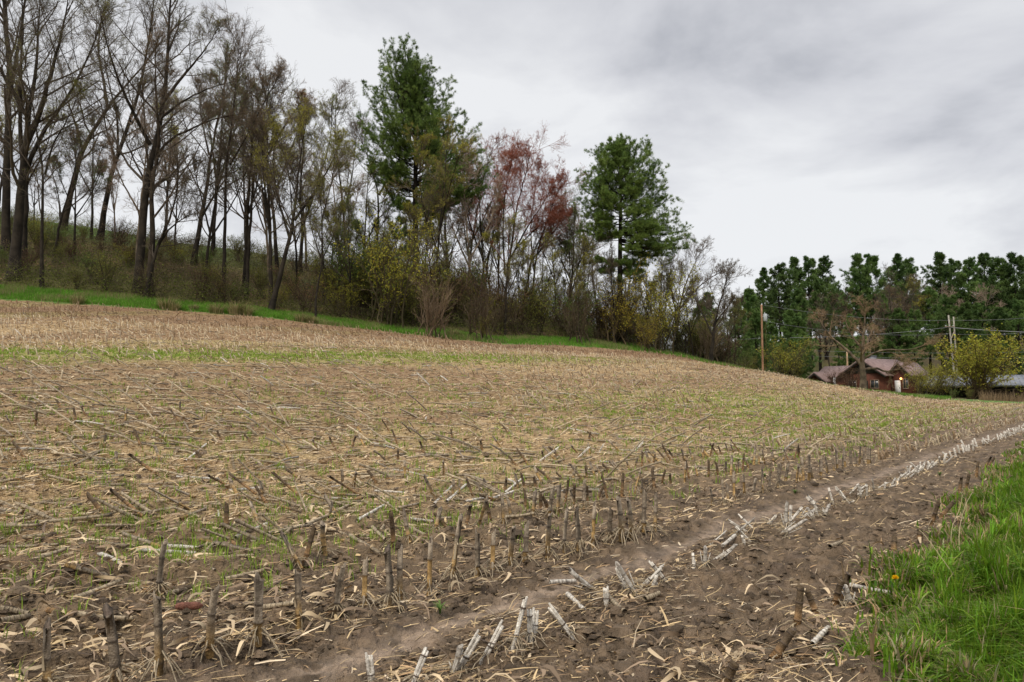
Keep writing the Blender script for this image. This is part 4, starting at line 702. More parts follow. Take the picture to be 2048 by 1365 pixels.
def straw_litter():
    r = np.random.default_rng(151); a = Acc(); n = 620000; d = 3.2*(88/3.2)**(r.random(n)**.95); px = r.uniform(-120, 2180, n); X = (px-1024)/F*d; s, v = rowc(X, d)
    mm = ((s-3.7)/1.12+.5) % 1-.5; near_row = np.exp(-(mm*1.12/.22)**2)
    dens = np.where(s < 3.5, .07+.22*np.exp(-((s-1.45)/.2)**2)+.26*np.exp(-((s-2.7)/.2)**2), .20+.72*sstep(4.4, 9.5, s)); bb = sstep(9, 14, s)*(1-sstep(24, 27, s))*sstep(1100, 700, px); dens = dens*(1-.35*bb); dens = dens*(.15+1.25*fbm(X*1.3, d*1.3, 77, 3)+.6*(fbm(s*1.6, v*.35, 78, 3)-.4)); dens *= (1-.9*np.exp(-((s-3.12)/.15)**2))
    dens *= 1-.6*np.exp(-((s-29.5)/2.4)**2)*sstep(16, -4, X)
    k = (r.random(n) < dens) & (d < field_end(X, d)) & (s > grass_s(v)-.1); bb = bb[k]; X = X[k]; d = d[k]; s = s[k]; v = v[k]; n = len(X); Z = zfull(X, d)
    az = np.where(r.random(n) < .5, r.normal(size=n)*.5+.35, r.uniform(0, 6.28, n)); el = np.abs(r.normal(size=n))*.16
    ln = np.minimum(r.lognormal(-3.15, .65, n), .32)*(1+d/26); w = r.uniform(.0012, .0045, n)*(1+d/10)*(1+1.6*(r.random(n) < .05)*(d < 16))
    D = np.stack([np.cos(az)*np.cos(el), np.sin(az)*np.cos(el), np.sin(el)], 1); S = np.stack([-np.sin(az), np.cos(az), r.normal(size=n)*.4], 1); P = np.stack([X, d, Z+.004+r.random(n)*.015], 1)
    mid = P+D*(ln*.5)[:, None]+np.stack([r.normal(size=n)*.045*ln, r.normal(size=n)*.045*ln, ln*.03], 1); E = P+D*ln[:, None]; E[:, 2] -= el*0; ww = (w*.5)[:, None]
    V = np.stack([P-S*ww, P+S*ww, mid-S*ww, mid+S*ww, E-S*ww*.6, E+S*ww*.6], 1).reshape(-1, 3); b = (np.arange(n)*6)[:, None]; Q = np.stack([b+[0, 1, 3, 2], b+[2, 3, 5, 4]], 1).reshape(-1, 4)
    t = r.random(n)[:, None]; c = np.where(t < .45, np.array([[.54, .395, .21]]), np.where(t < .70, np.array([[.36, .235, .125]]), np.where(t < .83, np.array([[.62, .50, .34]]), np.array([[.12, .085, .06]]))))*(.65+.6*r.random((n, 1)))
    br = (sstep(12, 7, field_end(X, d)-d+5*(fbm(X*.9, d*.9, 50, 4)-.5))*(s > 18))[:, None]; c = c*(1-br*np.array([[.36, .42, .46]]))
    c = c*(1-.22*bb[:, None])
    pale = np.exp(-((s-38)/4.5)**2)[:, None]; c = c*(1+.15*pale)
    a.add(V, Q, None, np.repeat(c, 6, 0)); tag(link('straw_litter', a.mesh('straw_litter', M['straw'])), 'chopped corn straw littering the whole field', 'straw', kind='stuff')
straw_litter()
def clods():
    r = np.random.default_rng(161); n = 60000; d = 3.2*(24/3.2)**(r.random(n)**.9); px = r.uniform(-100, 2150, n); X = (px-1024)/F*d; s, v = rowc(X, d)
    cn = fbm(X*1.4, d*1.4, 165, 3); k = (r.random(n) < np.where(s < 5.5, .9, .3)*sstep(.38, .62, cn)) & (s > grass_s(v)-.1) & (np.abs(s-3.12) > .14+.1*r.random(n)); X = X[k]; d = d[k]; n = len(X); Z = zfull(X, d)
    O = np.array([[1, 0, 0], [.31, .95, 0], [-.81, .59, 0], [-.81, -.59, 0], [.31, -.95, 0], [.55, .5, .62], [-.45, .6, .6], [-.5, -.5, .65], [.5, -.55, .6], [0, 0, .95]])
    Tn = np.array([[0, 1, 5], [1, 6, 5], [1, 2, 6], [2, 7, 6], [2, 3, 7], [3, 4, 8], [3, 8, 7], [4, 0, 8], [0, 5, 8], [5, 6, 9], [6, 7, 9], [7, 8, 9], [8, 5, 9]])
    sz = np.minimum(r.lognormal(-4.6, .6, n), .055)*(1+d/30); V = O[None]*(1+.35*r.normal(size=(n, 10, 3))*.6)*sz[:, None, None]*np.stack([r.uniform(.8, 1.6, n), r.uniform(.8, 1.6, n), r.uniform(.5, 1, n)], 1)[:, None, :]
    az = r.uniform(0, 6.28, n); ca, sa = np.cos(az)[:, None], np.sin(az)[:, None]; V = np.stack([V[..., 0]*ca-V[..., 1]*sa, V[..., 0]*sa+V[..., 1]*ca, V[..., 2]], -1)+np.stack([X, d, Z-sz*.15], 1)[:, None, :]
    a = Acc(); a.add(V.reshape(-1, 3), None, (Tn[None]+(np.arange(n)*10)[:, None, None]).reshape(-1, 3), np.repeat(np.array([[.148, .108, .070]])*(.45+.95*r.random((n, 1))), 10, 0)); tag(link('soil_clods', a.mesh('soil_clods', M['ground'])), 'small crumbled clods lying on the brown soil', 'soil clods', kind='stuff')
clods()
def husks():
    r = np.random.default_rng(171); n = 16000; d = 3.3*(30/3.3)**(r.random(n)**.9); px = r.uniform(-100, 2150, n); X = (px-1024)/F*d; s, v = rowc(X, d)
    k = (r.random(n) < np.where(s < 3.5, .035+.4*np.exp(-((s-2.65)/.22)**2)+.4*np.exp(-((s-1.5)/.2)**2), .6)*(.2+1.4*fbm(X, d, 175, 3))) & (s > grass_s(v)-.05) & (np.abs(s-3.12) > .2); X = X[k]; d = d[k]; n = len(X); Z = zfull(X, d)
    t = np.linspace(0, 1, 6)[None, :]; L_ = r.uniform(.05, .24, n)[:, None]; az0 = r.uniform(0, 6.28, n)[:, None]; cu = r.normal(size=(n, 1))*2.2; a_ = az0+cu*t; st = L_/5
    cx = np.cumsum(np.cos(a_)*st, 1); cy = np.cumsum(np.sin(a_)*st, 1); cz = .008+np.sin(t*math.pi)*L_*r.uniform(.02, .35, (n, 1)); w_ = r.uniform(.003, .011, (n, 1))*np.sin(.25+t*2.6)*(1+d[:, None]/25); tw = r.normal(size=(n, 1))*1.5*t
    C_ = np.stack([X[:, None]+cx, d[:, None]+cy, Z[:, None]+cz], -1); S = np.stack([-np.sin(a_)*np.cos(tw), np.cos(a_)*np.cos(tw), np.sin(tw)], -1)*w_[..., None]
    V = np.stack([C_-S, C_+S], 2).reshape(-1, 3); b = (np.arange(n)*12)[:, None]; kk = (np.arange(5)*2)[None, :]; Q = np.stack([b+kk, b+kk+1, b+kk+3, b+kk+2], -1).reshape(-1, 4)
    c = np.where(r.random((n, 1)) < .55, np.array([[.52, .40, .25]]), np.array([[.26, .185, .12]]))*(.6+.7*r.random((n, 1))); a = Acc(); a.add(V, Q, None, np.repeat(c, 12, 0)); tag(link('corn_husks', a.mesh('corn_husks', M['straw'])), 'curled dry corn leaves and husks strewn on the soil', 'corn husks', kind='stuff')
husks()
# ---------------------------------------------------------------- corn stubs and stalks
YEL = np.array([.54, .35, .14]); GRY = np.array([.38, .31, .225]); DRK = np.array([.075, .055, .042]); WHT = np.array([.74, .69, .60]); BRN = np.array([.25, .175, .10]); TAN = np.array([.48, .39, .26])
def stalk_mesh(r, H, rad, style):
    """one cut stalk along +z with swollen dark nodes, slanting cut top"""
    nodes = np.cumsum(r.uniform(.10, .17, 12))-.04; z = [0.]; 
    for k in nodes:
        if k < H-.02: z += [k-.014, k-.006, k, k+.006, k+.014]
    z += [H*.999-.012, H]; z = np.unique(np.array(z)); z = z[z >= 0]; dn = np.min(np.abs(z[:, None]-nodes[None, :]), 1)
    rd = rad*(1-.14*z/H)*(1+.22*np.exp(-(dn/.007)**2))*(1+.04*r.normal(size=len(z))); sd = 9; bend = r.normal(size=2)*.02
    P = np.stack([bend[0]*(z/H)**2, bend[1]*(z/H)**2, z], 1); V, Q, T = ring_tubes(P[None], rd[None], sd, True)
    ang = np.tile(np.arange(sd)*2*math.pi/sd, len(z)); zr = np.repeat(z, sd); top = zr > H-.001; V[:len(zr)][top, 2] += np.cos(ang[top])*rad*1.5; V[:len(zr)][top, 2] += r.uniform(-.022, .010, top.sum()); V[-1, 2] -= .022
    j = h2((ang*7).astype(int), (zr*0).astype(int), int(r.integers(999))); V[:len(zr), :2] *= (1+.10*(j-.5))[:, None]
    f = (zr/H); nd = np.exp(-(np.repeat(dn, sd)/.010)**2)[:, None]
    if style == 'yellow': c = np.where((f < r.uniform(.35, .7))[:, None], YEL, GRY)
    elif style == 'grey': c = np.where((f < r.uniform(.1, .4))[:, None], YEL*.75, GRY*r.uniform(.7, 1.1))
    elif style == 'white': c = np.broadcast_to(WHT*r.uniform(.8, 1.05), (len(zr), 3))
    elif style == 'brown': c = np.where((f < r.uniform(.3, .6))[:, None], BRN*np.array([1.35, 1.15, .9]), BRN*.5)
    else: c = np.broadcast_to(TAN*r.uniform(.7, 1.2), (len(zr), 3))
    c = c*(.8+.4*j[:, None])*(1-.75*nd)+DRK*.75*nd
    if style in ('yellow', 'grey'):
        side = (np.cos(ang-r.uniform(0, 6.28)) > .55)[:, None]; c = np.where(side, c*.45, c)
    c = np.concatenate([c, [DRK*2]]); return V, Q, T, c
def roots_mesh(r, rad, m, white=False):
    P = []; R = []
    for i in range(m):
        az = i*6.28/m+r.normal()*.25; l = r.uniform(.06, .16); h0 = r.uniform(.05, .12)
        P.append(polyline(np.array([[math.cos(az)*rad*.7, math.sin(az)*rad*.7, h0], [math.cos(az)*(rad+l*.45), math.sin(az)*(rad+l*.45), h0*.65], [math.cos(az)*(rad+l), math.sin(az)*(rad+l), -.02]]), 5, .004, r)); R.append([.0042, .0042, .004, .0036, .003])
    a = Acc(); a.tubes(np.array(P), np.array(R), 5, col=(TAN*.75+r.normal()*.02)*np.ones(3)); return a
def stub_variant(seed, style, H):
    r = np.random.default_rng(seed); rad = r.uniform(.018, .024); out = {}
    a = Acc()
    if style == 'white' and seed % 2:
        V, Q, T, c = stalk_mesh(r, H, rad, style); f_ = np.clip(V[:, 2:]/H*5-.1, 0, 1); a.add(V, Q, T, c*f_+GRY*.8*(1-f_))
        for i in range(3):
            az = r.uniform(0, 6.28); P = np.array([[math.cos(az)*rad, math.sin(az)*rad, .02], [math.cos(az)*rad*1.6, math.sin(az)*rad*1.6, H*.3], [math.cos(az)*rad*2.6, math.sin(az)*rad*2.6, H*r.uniform(.4, .8)]]); a.tubes(P, [.006, .006, .003], 4, True, WHT*.8)
    elif style == 'white':     # weathered and split into slats
        for i in range(4):
            az = i*1.57+r.normal()*.3; w_ = rad*.9; h = H*(r.uniform(.45, .8) if i == 2 else r.uniform(.85, 1.02)); k = np.linspace(0, 1, 6)[:, None]; sp = .18*rad
            P = np.concatenate([np.cos(az)*(rad*.38+sp*k*1.6), np.sin(az)*(rad*.38+sp*k*1.6), h*k], 1); a.tubes(P, np.array([.8, .8, .78, .75, .7, .5])*rad*.62, 6, True, WHT*r.uniform(.75, 1.08))
        for k in ((H*.28, H*.78) if seed % 4 else (H*.42,)):
            P = np.array([[0, 0, k-.006], [0, 0, k], [0, 0, k+.006]]); a.tubes(P, np.array([1.0, 1.12, 1.0])*rad*(1+.12*k/H), 9, False, DRK*1.6)
    else:
        V, Q, T, c = stalk_mesh(r, H, rad, style); a.add(V, Q, T, c)
    out['stalk'] = a.mesh('stalk', M['stalk'], True)
    out['brace_roots'] = roots_mesh(r, rad, 11 if style != 'brown' else 7).mesh('brace_roots', M['stalk'])
    if style in ('yellow', 'grey'):
        for q_ in range(3):
            b = Acc()
            az = r.uniform(0, 6.28); k = np.linspace(0, 1, 7); h = H*r.uniform(.15, .5); o_ = rad*1.02+r.uniform(.01, .07)*k**2; dr_ = r.uniform(.2, 1.1)
            L1 = np.stack([o_*math.cos(az+.4), o_*math.sin(az+.4), .03+H*r.uniform(0, .35)+h*(k-dr_*k**3)], 1); L1 = np.stack([o_*np.cos(az+.5*k), o_*np.sin(az+.5*k), .03+H*.3*(q_ % 2)+h*(k-dr_*k**3)], 1); sv = np.array([-math.sin(az), math.cos(az), 0])*rad*r.uniform(.25, .6); vv = np.concatenate([L1-sv*(1-.7*k[:, None]), L1+sv*(1-.5*k[:, None])]); b.add(vv, [[i, i+1, i+8, i+7] for i in range(6)], None, (TAN if q_ else GRY)*r.uniform(.6, 1.1))
            out['leaf_sheath'+'*'*q_] = b.mesh('leaf_sheath', M['straw'])
    return out
VAR = {s: [stub_variant(200+i*7+h, s, .36) for i in range(5)] for h, s in enumerate(('yellow', 'grey', 'white', 'brown'))}
BASEH = .36
def zq(x, y): return float(zfull(np.array([x]), np.array([y]))[0])
stub_count = 0
def put_stub(base, top, style, label, group, r, thick=1.0, parts=True):
    global stub_count; stub_count += 1
    v = VAR[style][int(r.integers(5))]; d = Vector(top)-Vector(base); L0 = d.length; q = Vector((0, 0, 1)).rotation_difference(d.normalized())
    from mathutils import Quaternion
    q = q @ Quaternion((0, 0, 1), r.uniform(0, 6.28))
    if parts:
        t = thing('corn_stub', label, 'corn stub', Vector(base), group); t.rotation_mode = 'QUATERNION'; t.rotation_quaternion = q; s = L0/BASEH; t.scale = (thick, thick, s)
        for nm, me in v.items(): link(nm.strip('*'), me, t)
    else:
        t = link('corn_stub', v['stalk'], None, Vector(base)); tag(t, label, 'corn stub', group); t.rotation_mode = 'QUATERNION'; t.rotation_quaternion = q; t.scale = (thick, thick, L0/BASEH)
    return t
def stub_px(bx, by, tx, ty, style, label, group, r, thick=1.0):
    g = ground_hit(bx, min(by, 1500)); tp = at(tx, ty, g[1]); tp[1] += r.normal()*.03; return put_stub(g-np.array([0, 0, .01]), tp, style, label, group, r, thick)
RS = np.random.default_rng(301)
G1 = 'upright stubs of the row left of the tyre track'; G2 = 'white stubs of the row right of the tyre track'; G3 = 'brown stubs along the grass edge'; G4 = 'stubs of the rows farther up the field'
def zq(x, y): return float(zfull(np.array([x]), np.array([y]))[0])
def fzone(px, y):
    a = 'near, ' if y < 7.5 else 'halfway, ' if y < 10.5 else 'farther, '
    for lim, tx in ((90, 'far-left giants'), (200, 'pale leaning tree'), (330, 'tallest left tree'), (430, 'dark curved tree'), (560, 'leaning edge tree'), (700, 'olive crown'), (880, 'tallest pine'), (1010, 'red maples'), (1150, 'mossy tree'), (1290, 'cone-shaped pine'), (1430, 'round bare crown'), (1600, 'transformer pole'), (1700, 'left house wing'), (1850, 'house door')):
        if px < lim: return a+'below the '+tx
    return a+'below the willow'
U = [(95, 1392, 100, 1246, 'yellow', 'yellow-based stub at the bottom left corner, cut by the frame'), (232, 1368, 240, 1212, 'grey', 'tall grey stub, second from the bottom left corner'), (318, 1350, 322, 1188, 'grey', 'tall thick stub with gold base, third from the bottom left corner'), (420, 1312, 432, 1170, 'grey', 'stub leaning slightly right with a mop of dark roots, fourth from the left corner'), (515, 1290, 522, 1155, 'grey', 'grey stub with wide dark roots, fifth from the left corner'), (597, 1258, 598, 1142, 'yellow', 'pale stub on spread tan brace roots, below the V-shaped pair'), (672, 1240, 676, 1130, 'grey', 'dark-topped stub right of the tan-rooted one'), (729, 1210, 728, 1120, 'yellow', 'gold stub left of the close pair'), (779, 1215, 781, 1102, 'grey', 'left stub of the close pair'), (799, 1205, 800, 1100, 'grey', 'right stub of the close pair'), (858, 1190, 862, 1080, 'yellow', 'stub with orange base right of the close pair'), (904, 1168, 914, 1035, 'yellow', 'tallest slim stub of the track row with golden lower half'), (955, 1155, 957, 1065, 'grey', 'split wide-based stub right of the tallest one'), (985, 1140, 985, 1065, 'yellow', 'short stub beside the split wide-based one'), (1020, 1135, 1024, 1055, 'yellow', 'orange-based stub midway along the track row'), (1050, 1122, 1050, 1048, 'grey', 'grey stub just right of the orange-based one'), (1095, 1115, 1097, 1030, 'yellow', 'gold-streaked stub with a curl at its foot'), (1128, 1105, 1130, 1022, 'grey', 'first grey stub after the gold-streaked one'), (1157, 1100, 1157, 1020, 'grey', 'second grey stub after the gold-streaked one'), (1185, 1095, 1188, 1008, 'yellow', 'tan stub before the row thins toward the distance'), (1218, 1075, 1218, 1015, 'grey', 'short stub between the tan stub and the next tall one'), (1243, 1082, 1245, 998, 'grey', 'tall grey stub right of the short one'), (1263, 1078, 1265, 1000, 'grey', 'thin stub right of the tall grey one'), (1287, 1065, 1288, 985, 'grey', 'stub with a swollen collar'), (1310, 1062, 1312, 990, 'yellow', 'straight tan stub right of the swollen-collared one'),
     (318, 1195, 320, 1085, 'grey', 'stub standing behind the third one from the left corner'), (603, 1135, 560, 1070, 'yellow', 'left arm of the V-shaped pair of stubs'), (606, 1135, 630, 1055, 'brown', 'dark right arm of the V-shaped pair of stubs'), (650, 1110, 638, 1050, 'yellow', 'yellow stub behind the V-shaped pair'), (820, 1085, 806, 1022, 'yellow', 'orange stub leaning left in the second row'), (787, 1095, 788, 1022, 'brown', 'thin dark stub left of the orange leaning one'), (1006, 1052, 1008, 990, 'yellow', 'clean yellow stub standing alone above the middle of the track row'), (1066, 1030, 1070, 982, 'yellow', 'yellow stub right of the lone clean one'), (1098, 1035, 1103, 975, 'grey', 'tan-grey stub of the second row'), (1116, 1030, 1118, 972, 'yellow', 'orange-brown stub of the second row'), (1147, 1015, 1148, 968, 'brown', 'brown stub of the second row'), (1167, 1020, 1169, 960, 'grey', 'grey-brown stub of the second row')]
for u in U: stub_px(*u, G1, RS, RS.uniform(.78, 1.0))
Wl = [(745, 1375, 738, 1305), (822, 1372, 852, 1303), (912, 1345, 960, 1262), (905, 1350, 925, 1290), (962, 1325, 1006, 1245), (1024, 1300, 1052, 1195), (1062, 1280, 1058, 1216), (1068, 1275, 1072, 1220), (1148, 1278, 1096, 1208), (1213, 1212, 1212, 1173), (1272, 1190, 1234, 1126), (1252, 1180, 1232, 1128), (1306, 1175, 1315, 1148), (1336, 1165, 1298, 1120), (1388, 1138, 1389, 1108), (1410, 1132, 1410, 1094), (1441, 1118, 1472, 1090), (1504, 1086, 1470, 1054), (1490, 1090, 1484, 1070), (1572, 1058, 1573, 1006), (1580, 1055, 1582, 1010), (1562, 1068, 1608, 1040), (1628, 1038, 1618, 1018), (1636, 1032, 1624, 1002), (1650, 1030, 1660, 1012), (1668, 1012, 1658, 976), (1698, 1006, 1670, 974), (1723, 995, 1717, 970), (1734, 992, 1731, 968), (1769, 980, 1771, 964), (1816, 952, 1814, 934), (1830, 948, 1838, 932)]
for k, (a_, b_, c_, d_) in enumerate(Wl):
    lb = ['bleached split stub at the bottom edge, leftmost white one', 'bleached stub leaning right at the bottom edge', 'slim white stub leaning right in the bottom middle', 'small white sliver of stalk beside the slim leaning one', 'smooth white stub leaning right between two others in the bottom middle', 'longest white split stub in the bottom middle', 'left half of the small upright white pair', 'right half of the small upright white pair', 'bent grey-white stub lying back to the left', 'short upright white stub below the crossed pair', 'white stub leaning left, front of the crossed pair', 'thin white stub crossing behind the leaning one', 'short white stump beside the second left-leaning one', 'second left-leaning white stub beside the track', 'tiny white stub right of the left-leaning one', 'fat white stub with grey base', 'white stub tipped toward the right', 'thin white stub leaning left toward the track', 'low white stub next to the thin left-leaning one', 'left of the tall white twin stubs', 'right of the tall white twin stubs'][k] if k < 21 else 'small bleached stub of the white row beyond the tall twin stubs'
    stub_px(a_, b_, c_, d_, 'white', lb, G2, RS, .78)
Bl = [(1445, 1380, 1463, 1318, 'brown', 'tan-brown stub cut by the bottom edge near the grass'), (1545, 1315, 1590, 1262, 'brown', 'thick brown stub leaning right with frayed side'), (1593, 1255, 1603, 1172, 'brown', 'tall golden-brown stub at the grass edge'), (1632, 1226, 1618, 1180, 'brown', 'dark stub tilting left right of the tall golden-brown one'), (1670, 1208, 1676, 1160, 'brown', 'left of two round-topped stubs touching the grass'), (1688, 1196, 1690, 1148, 'brown', 'right of two round-topped stubs touching the grass'), (1700, 1205, 1692, 1172, 'white', 'white stub leaning behind the round-topped pair'), (1752, 1142, 1802, 1112, 'brown', 'dark stub lying along the row below the dandelion'), (1786, 1112, 1798, 1076, 'brown', 'short dark upright stub above the lying one'), (1798, 1108, 1846, 1088, 'brown', 'long dark stub lying toward the grass'), (1838, 1082, 1848, 1062, 'brown', 'dark low stub midway up the grass edge'), (1862, 1052, 1872, 1002, 'brown', 'tall dark stub midway up the grass edge'), (1880, 1035, 1904, 1002, 'brown', 'dark stub leaning into the grass'), (1918, 992, 1926, 954, 'brown', 'dark stub at the narrowing of the bare strip'), (1930, 985, 1938, 948, 'brown', 'dark stub just beyond the narrowing of the bare strip'), (1952, 955, 1958, 925, 'brown', 'distant dark stub where grass meets the row'), (1968, 940, 1980, 912, 'brown', 'farthest distinct dark stub on the grass edge'), (1975, 935, 1985, 915, 'brown', 'dark stub leaning beside the farthest distinct one')]
for u in Bl: stub_px(*u, G3, RS, .98)
rw = np.random.default_rng(333); vv = 4.2
while vv < 17:
    vv += rw.uniform(.22, .5); s0 = 2.68+rw.normal()*.07; x = -.8*s0+.6*vv; y = .6*s0+.8*vv
    if y < 3.9: continue
    z = zq(x, y); h = rw.uniform(.05, .17); ln_ = rw.uniform(.06, .2)*(1 if rw.random() < .75 else -1); put_stub((x, y, z-.01), (x+ln_, y+rw.normal()*.05, z+h), 'white', ('low crushed bleached stub of the white row, ' if h < .11 else 'tilted bleached stub of the white row, ')+fzone(1024+F*x/y, y), G2, rw, rw.uniform(.45, .8))
# farther stubs by rows; nearest individually, the rest as one stubble mass
cand = []
rows = [(2.7, 13.5, 'white'), (1.5, 17, 'brown')]+[(3.7+1.12*i, 8.6 if i == 0 else 5 if i < 2 else 3, 'mix') for i in range(58)]
for (s0, v0, st) in rows:
    v = v0
    while v < 125:
        v += RS.uniform(.15, .27)*(2.0 if s0 < 3 else 1.1 if s0 < 6 else 1.35); s = s0+RS.normal()*(.03 if s0 < 14 else .05); x = -.8*s+.6*v; y = .6*s+.8*v
        if y < 3.6 or y > field_end(x, y)-.6 or RS.random() < (.08 if s0 < 14 else .18): continue
        px = 1024+F*x/y
        if px < -60 or px > 2110: continue
        if s0 > 6 and vnoise(np.array([s0*.6]), np.array([v*.12]), 12)[0] < .35 and RS.random() < .75: continue
        if st == 'mix' and s0 > 5 and y < 9: 
            if RS.random() < .55: continue
        if 6 < s0 < 27 and px < 1050 and RS.random() < .72: continue
        cand.append((math.hypot(x, y), x, y, s0, st))
cand.sort(); n_ind = 300-stub_count
far_stubs = cand[n_ind:]
for k, (r0, x, y, s0, st) in enumerate(cand[:n_ind]):
    h = RS.uniform(.2, .36)
    px = 1024+F*x/y
    if st == 'white': lean = np.array([.10, .02])+RS.normal(size=2)*.05; h *= .7; sty, lb, g = 'white', 'bleached stub of the white row', G2
    elif st == 'brown': lean = RS.normal(size=2)*.06; sty, lb, g = 'brown', 'dark stub of the grass-edge row', G3
    elif s0 < 4: lean = RS.normal(size=2)*.02; sty, lb, g = ('yellow' if RS.random() < .45 else 'grey'), None, G1; lb = 'upright golden-based stub of the track row' if sty == 'yellow' else 'upright grey stub of the track row'
    elif 6 < s0 < 7.4 and px > 850 and RS.random() < .55: lean = np.array([.24, .0])*RS.uniform(.5, 1.3)+RS.normal(size=2)*.06; h *= RS.uniform(.3, .9); x += RS.normal()*.09; y += RS.normal()*.12; sty, lb, g = 'white', 'bleached right-leaning stub of the pale row', G4
    elif s0 > 5.5: lean = np.array([-.14, .05])*RS.uniform(-.3, 1.4); h *= .7; sty = 'brown' if RS.random() < .4 else 'yellow'; lb = 'slanting brown stub up the field' if sty == 'brown' else 'slanting tan stub up the field'; g = G4
    else: lean = RS.normal(size=2)*.05; h *= .8; sty = 'yellow' if RS.random() < .5 else 'brown'; lb = 'tan stub of the second row' if sty == 'yellow' else 'brown stub of the second row'; g = G1
    lb = lb+', '+fzone(px, y); z = zq(x, y); put_stub((x, y, z-.01), (x+lean[0], y+lean[1], z+h), sty, lb, g, RS, RS.uniform(.65, .95), parts=y < 11)
def far_stubble():
    a = Acc(); X = np.array([c[1] for c in far_stubs]); Y = np.array([c[2] for c in far_stubs]); S0 = np.array([c[3] for c in far_stubs]); n = len(X); r = np.random.default_rng(303)
    Z = zfull(X, Y); h = r.uniform(.10, .27, n)+.10*(S0 > 33); lx = r.normal(size=n)*.05-.05; ly = r.normal(size=n)*.05; m = r.random(n) < .3; lx[m] += r.uniform(-.35, .2, m.sum()); h[m] *= .6
    P = np.stack([np.stack([X, Y, Z-.02], 1), np.stack([X+lx*.5, Y+ly*.5, Z+h*.5], 1), np.stack([X+lx, Y+ly, Z+h], 1)], 1); R = np.broadcast_to([.019, .018, .016], (n, 3))*(1+Y[:, None]/130)
    t = r.random((n, 1)); up = (S0 > 30)[:, None]; white = ((S0 < 3) & (S0 > 2))[:, None]
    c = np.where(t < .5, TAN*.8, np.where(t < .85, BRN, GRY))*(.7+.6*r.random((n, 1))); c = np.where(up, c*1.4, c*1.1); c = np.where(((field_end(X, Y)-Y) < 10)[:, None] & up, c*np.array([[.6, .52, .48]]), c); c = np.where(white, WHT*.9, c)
    a.tubes(P, R, 5, True, c); tag(link('stubble', a.mesh('stubble', M['stalk'])), 'rows of cut corn stubble receding up the field', 'stubble', kind='stuff')
far_stubble()
SV = []
for i in range(8):
    r = np.random.default_rng(401+i); st = ['tan', 'white', 'tan', 'grey', 'tan', 'brown', 'white', 'tan'][i]; H = .8
    V, Q, T, c = stalk_mesh(r, H, .019, st); a = Acc(); a.add(V, Q, T, c); SV.append(a.mesh('stalk', M['stalk'], True))
nst = 0
def put_stalk(a_, b_, v, label, group, thick=1.0):
    global nst; nst += 1; from mathutils import Quaternion
    d = Vector(b_)-Vector(a_); q = Vector((0, 0, 1)).rotation_difference(d.normalized()) @ Quaternion((0, 0, 1), nst*1.3); t = link('fallen_stalk', SV[v], None, Vector(a_)); tag(t, label, 'corn stalk', group); t.rotation_mode = 'QUATERNION'; t.rotation_quaternion = q; t.scale = (thick, thick, d.length/.8)
GF = 'fallen corn stalks lying on the soil'
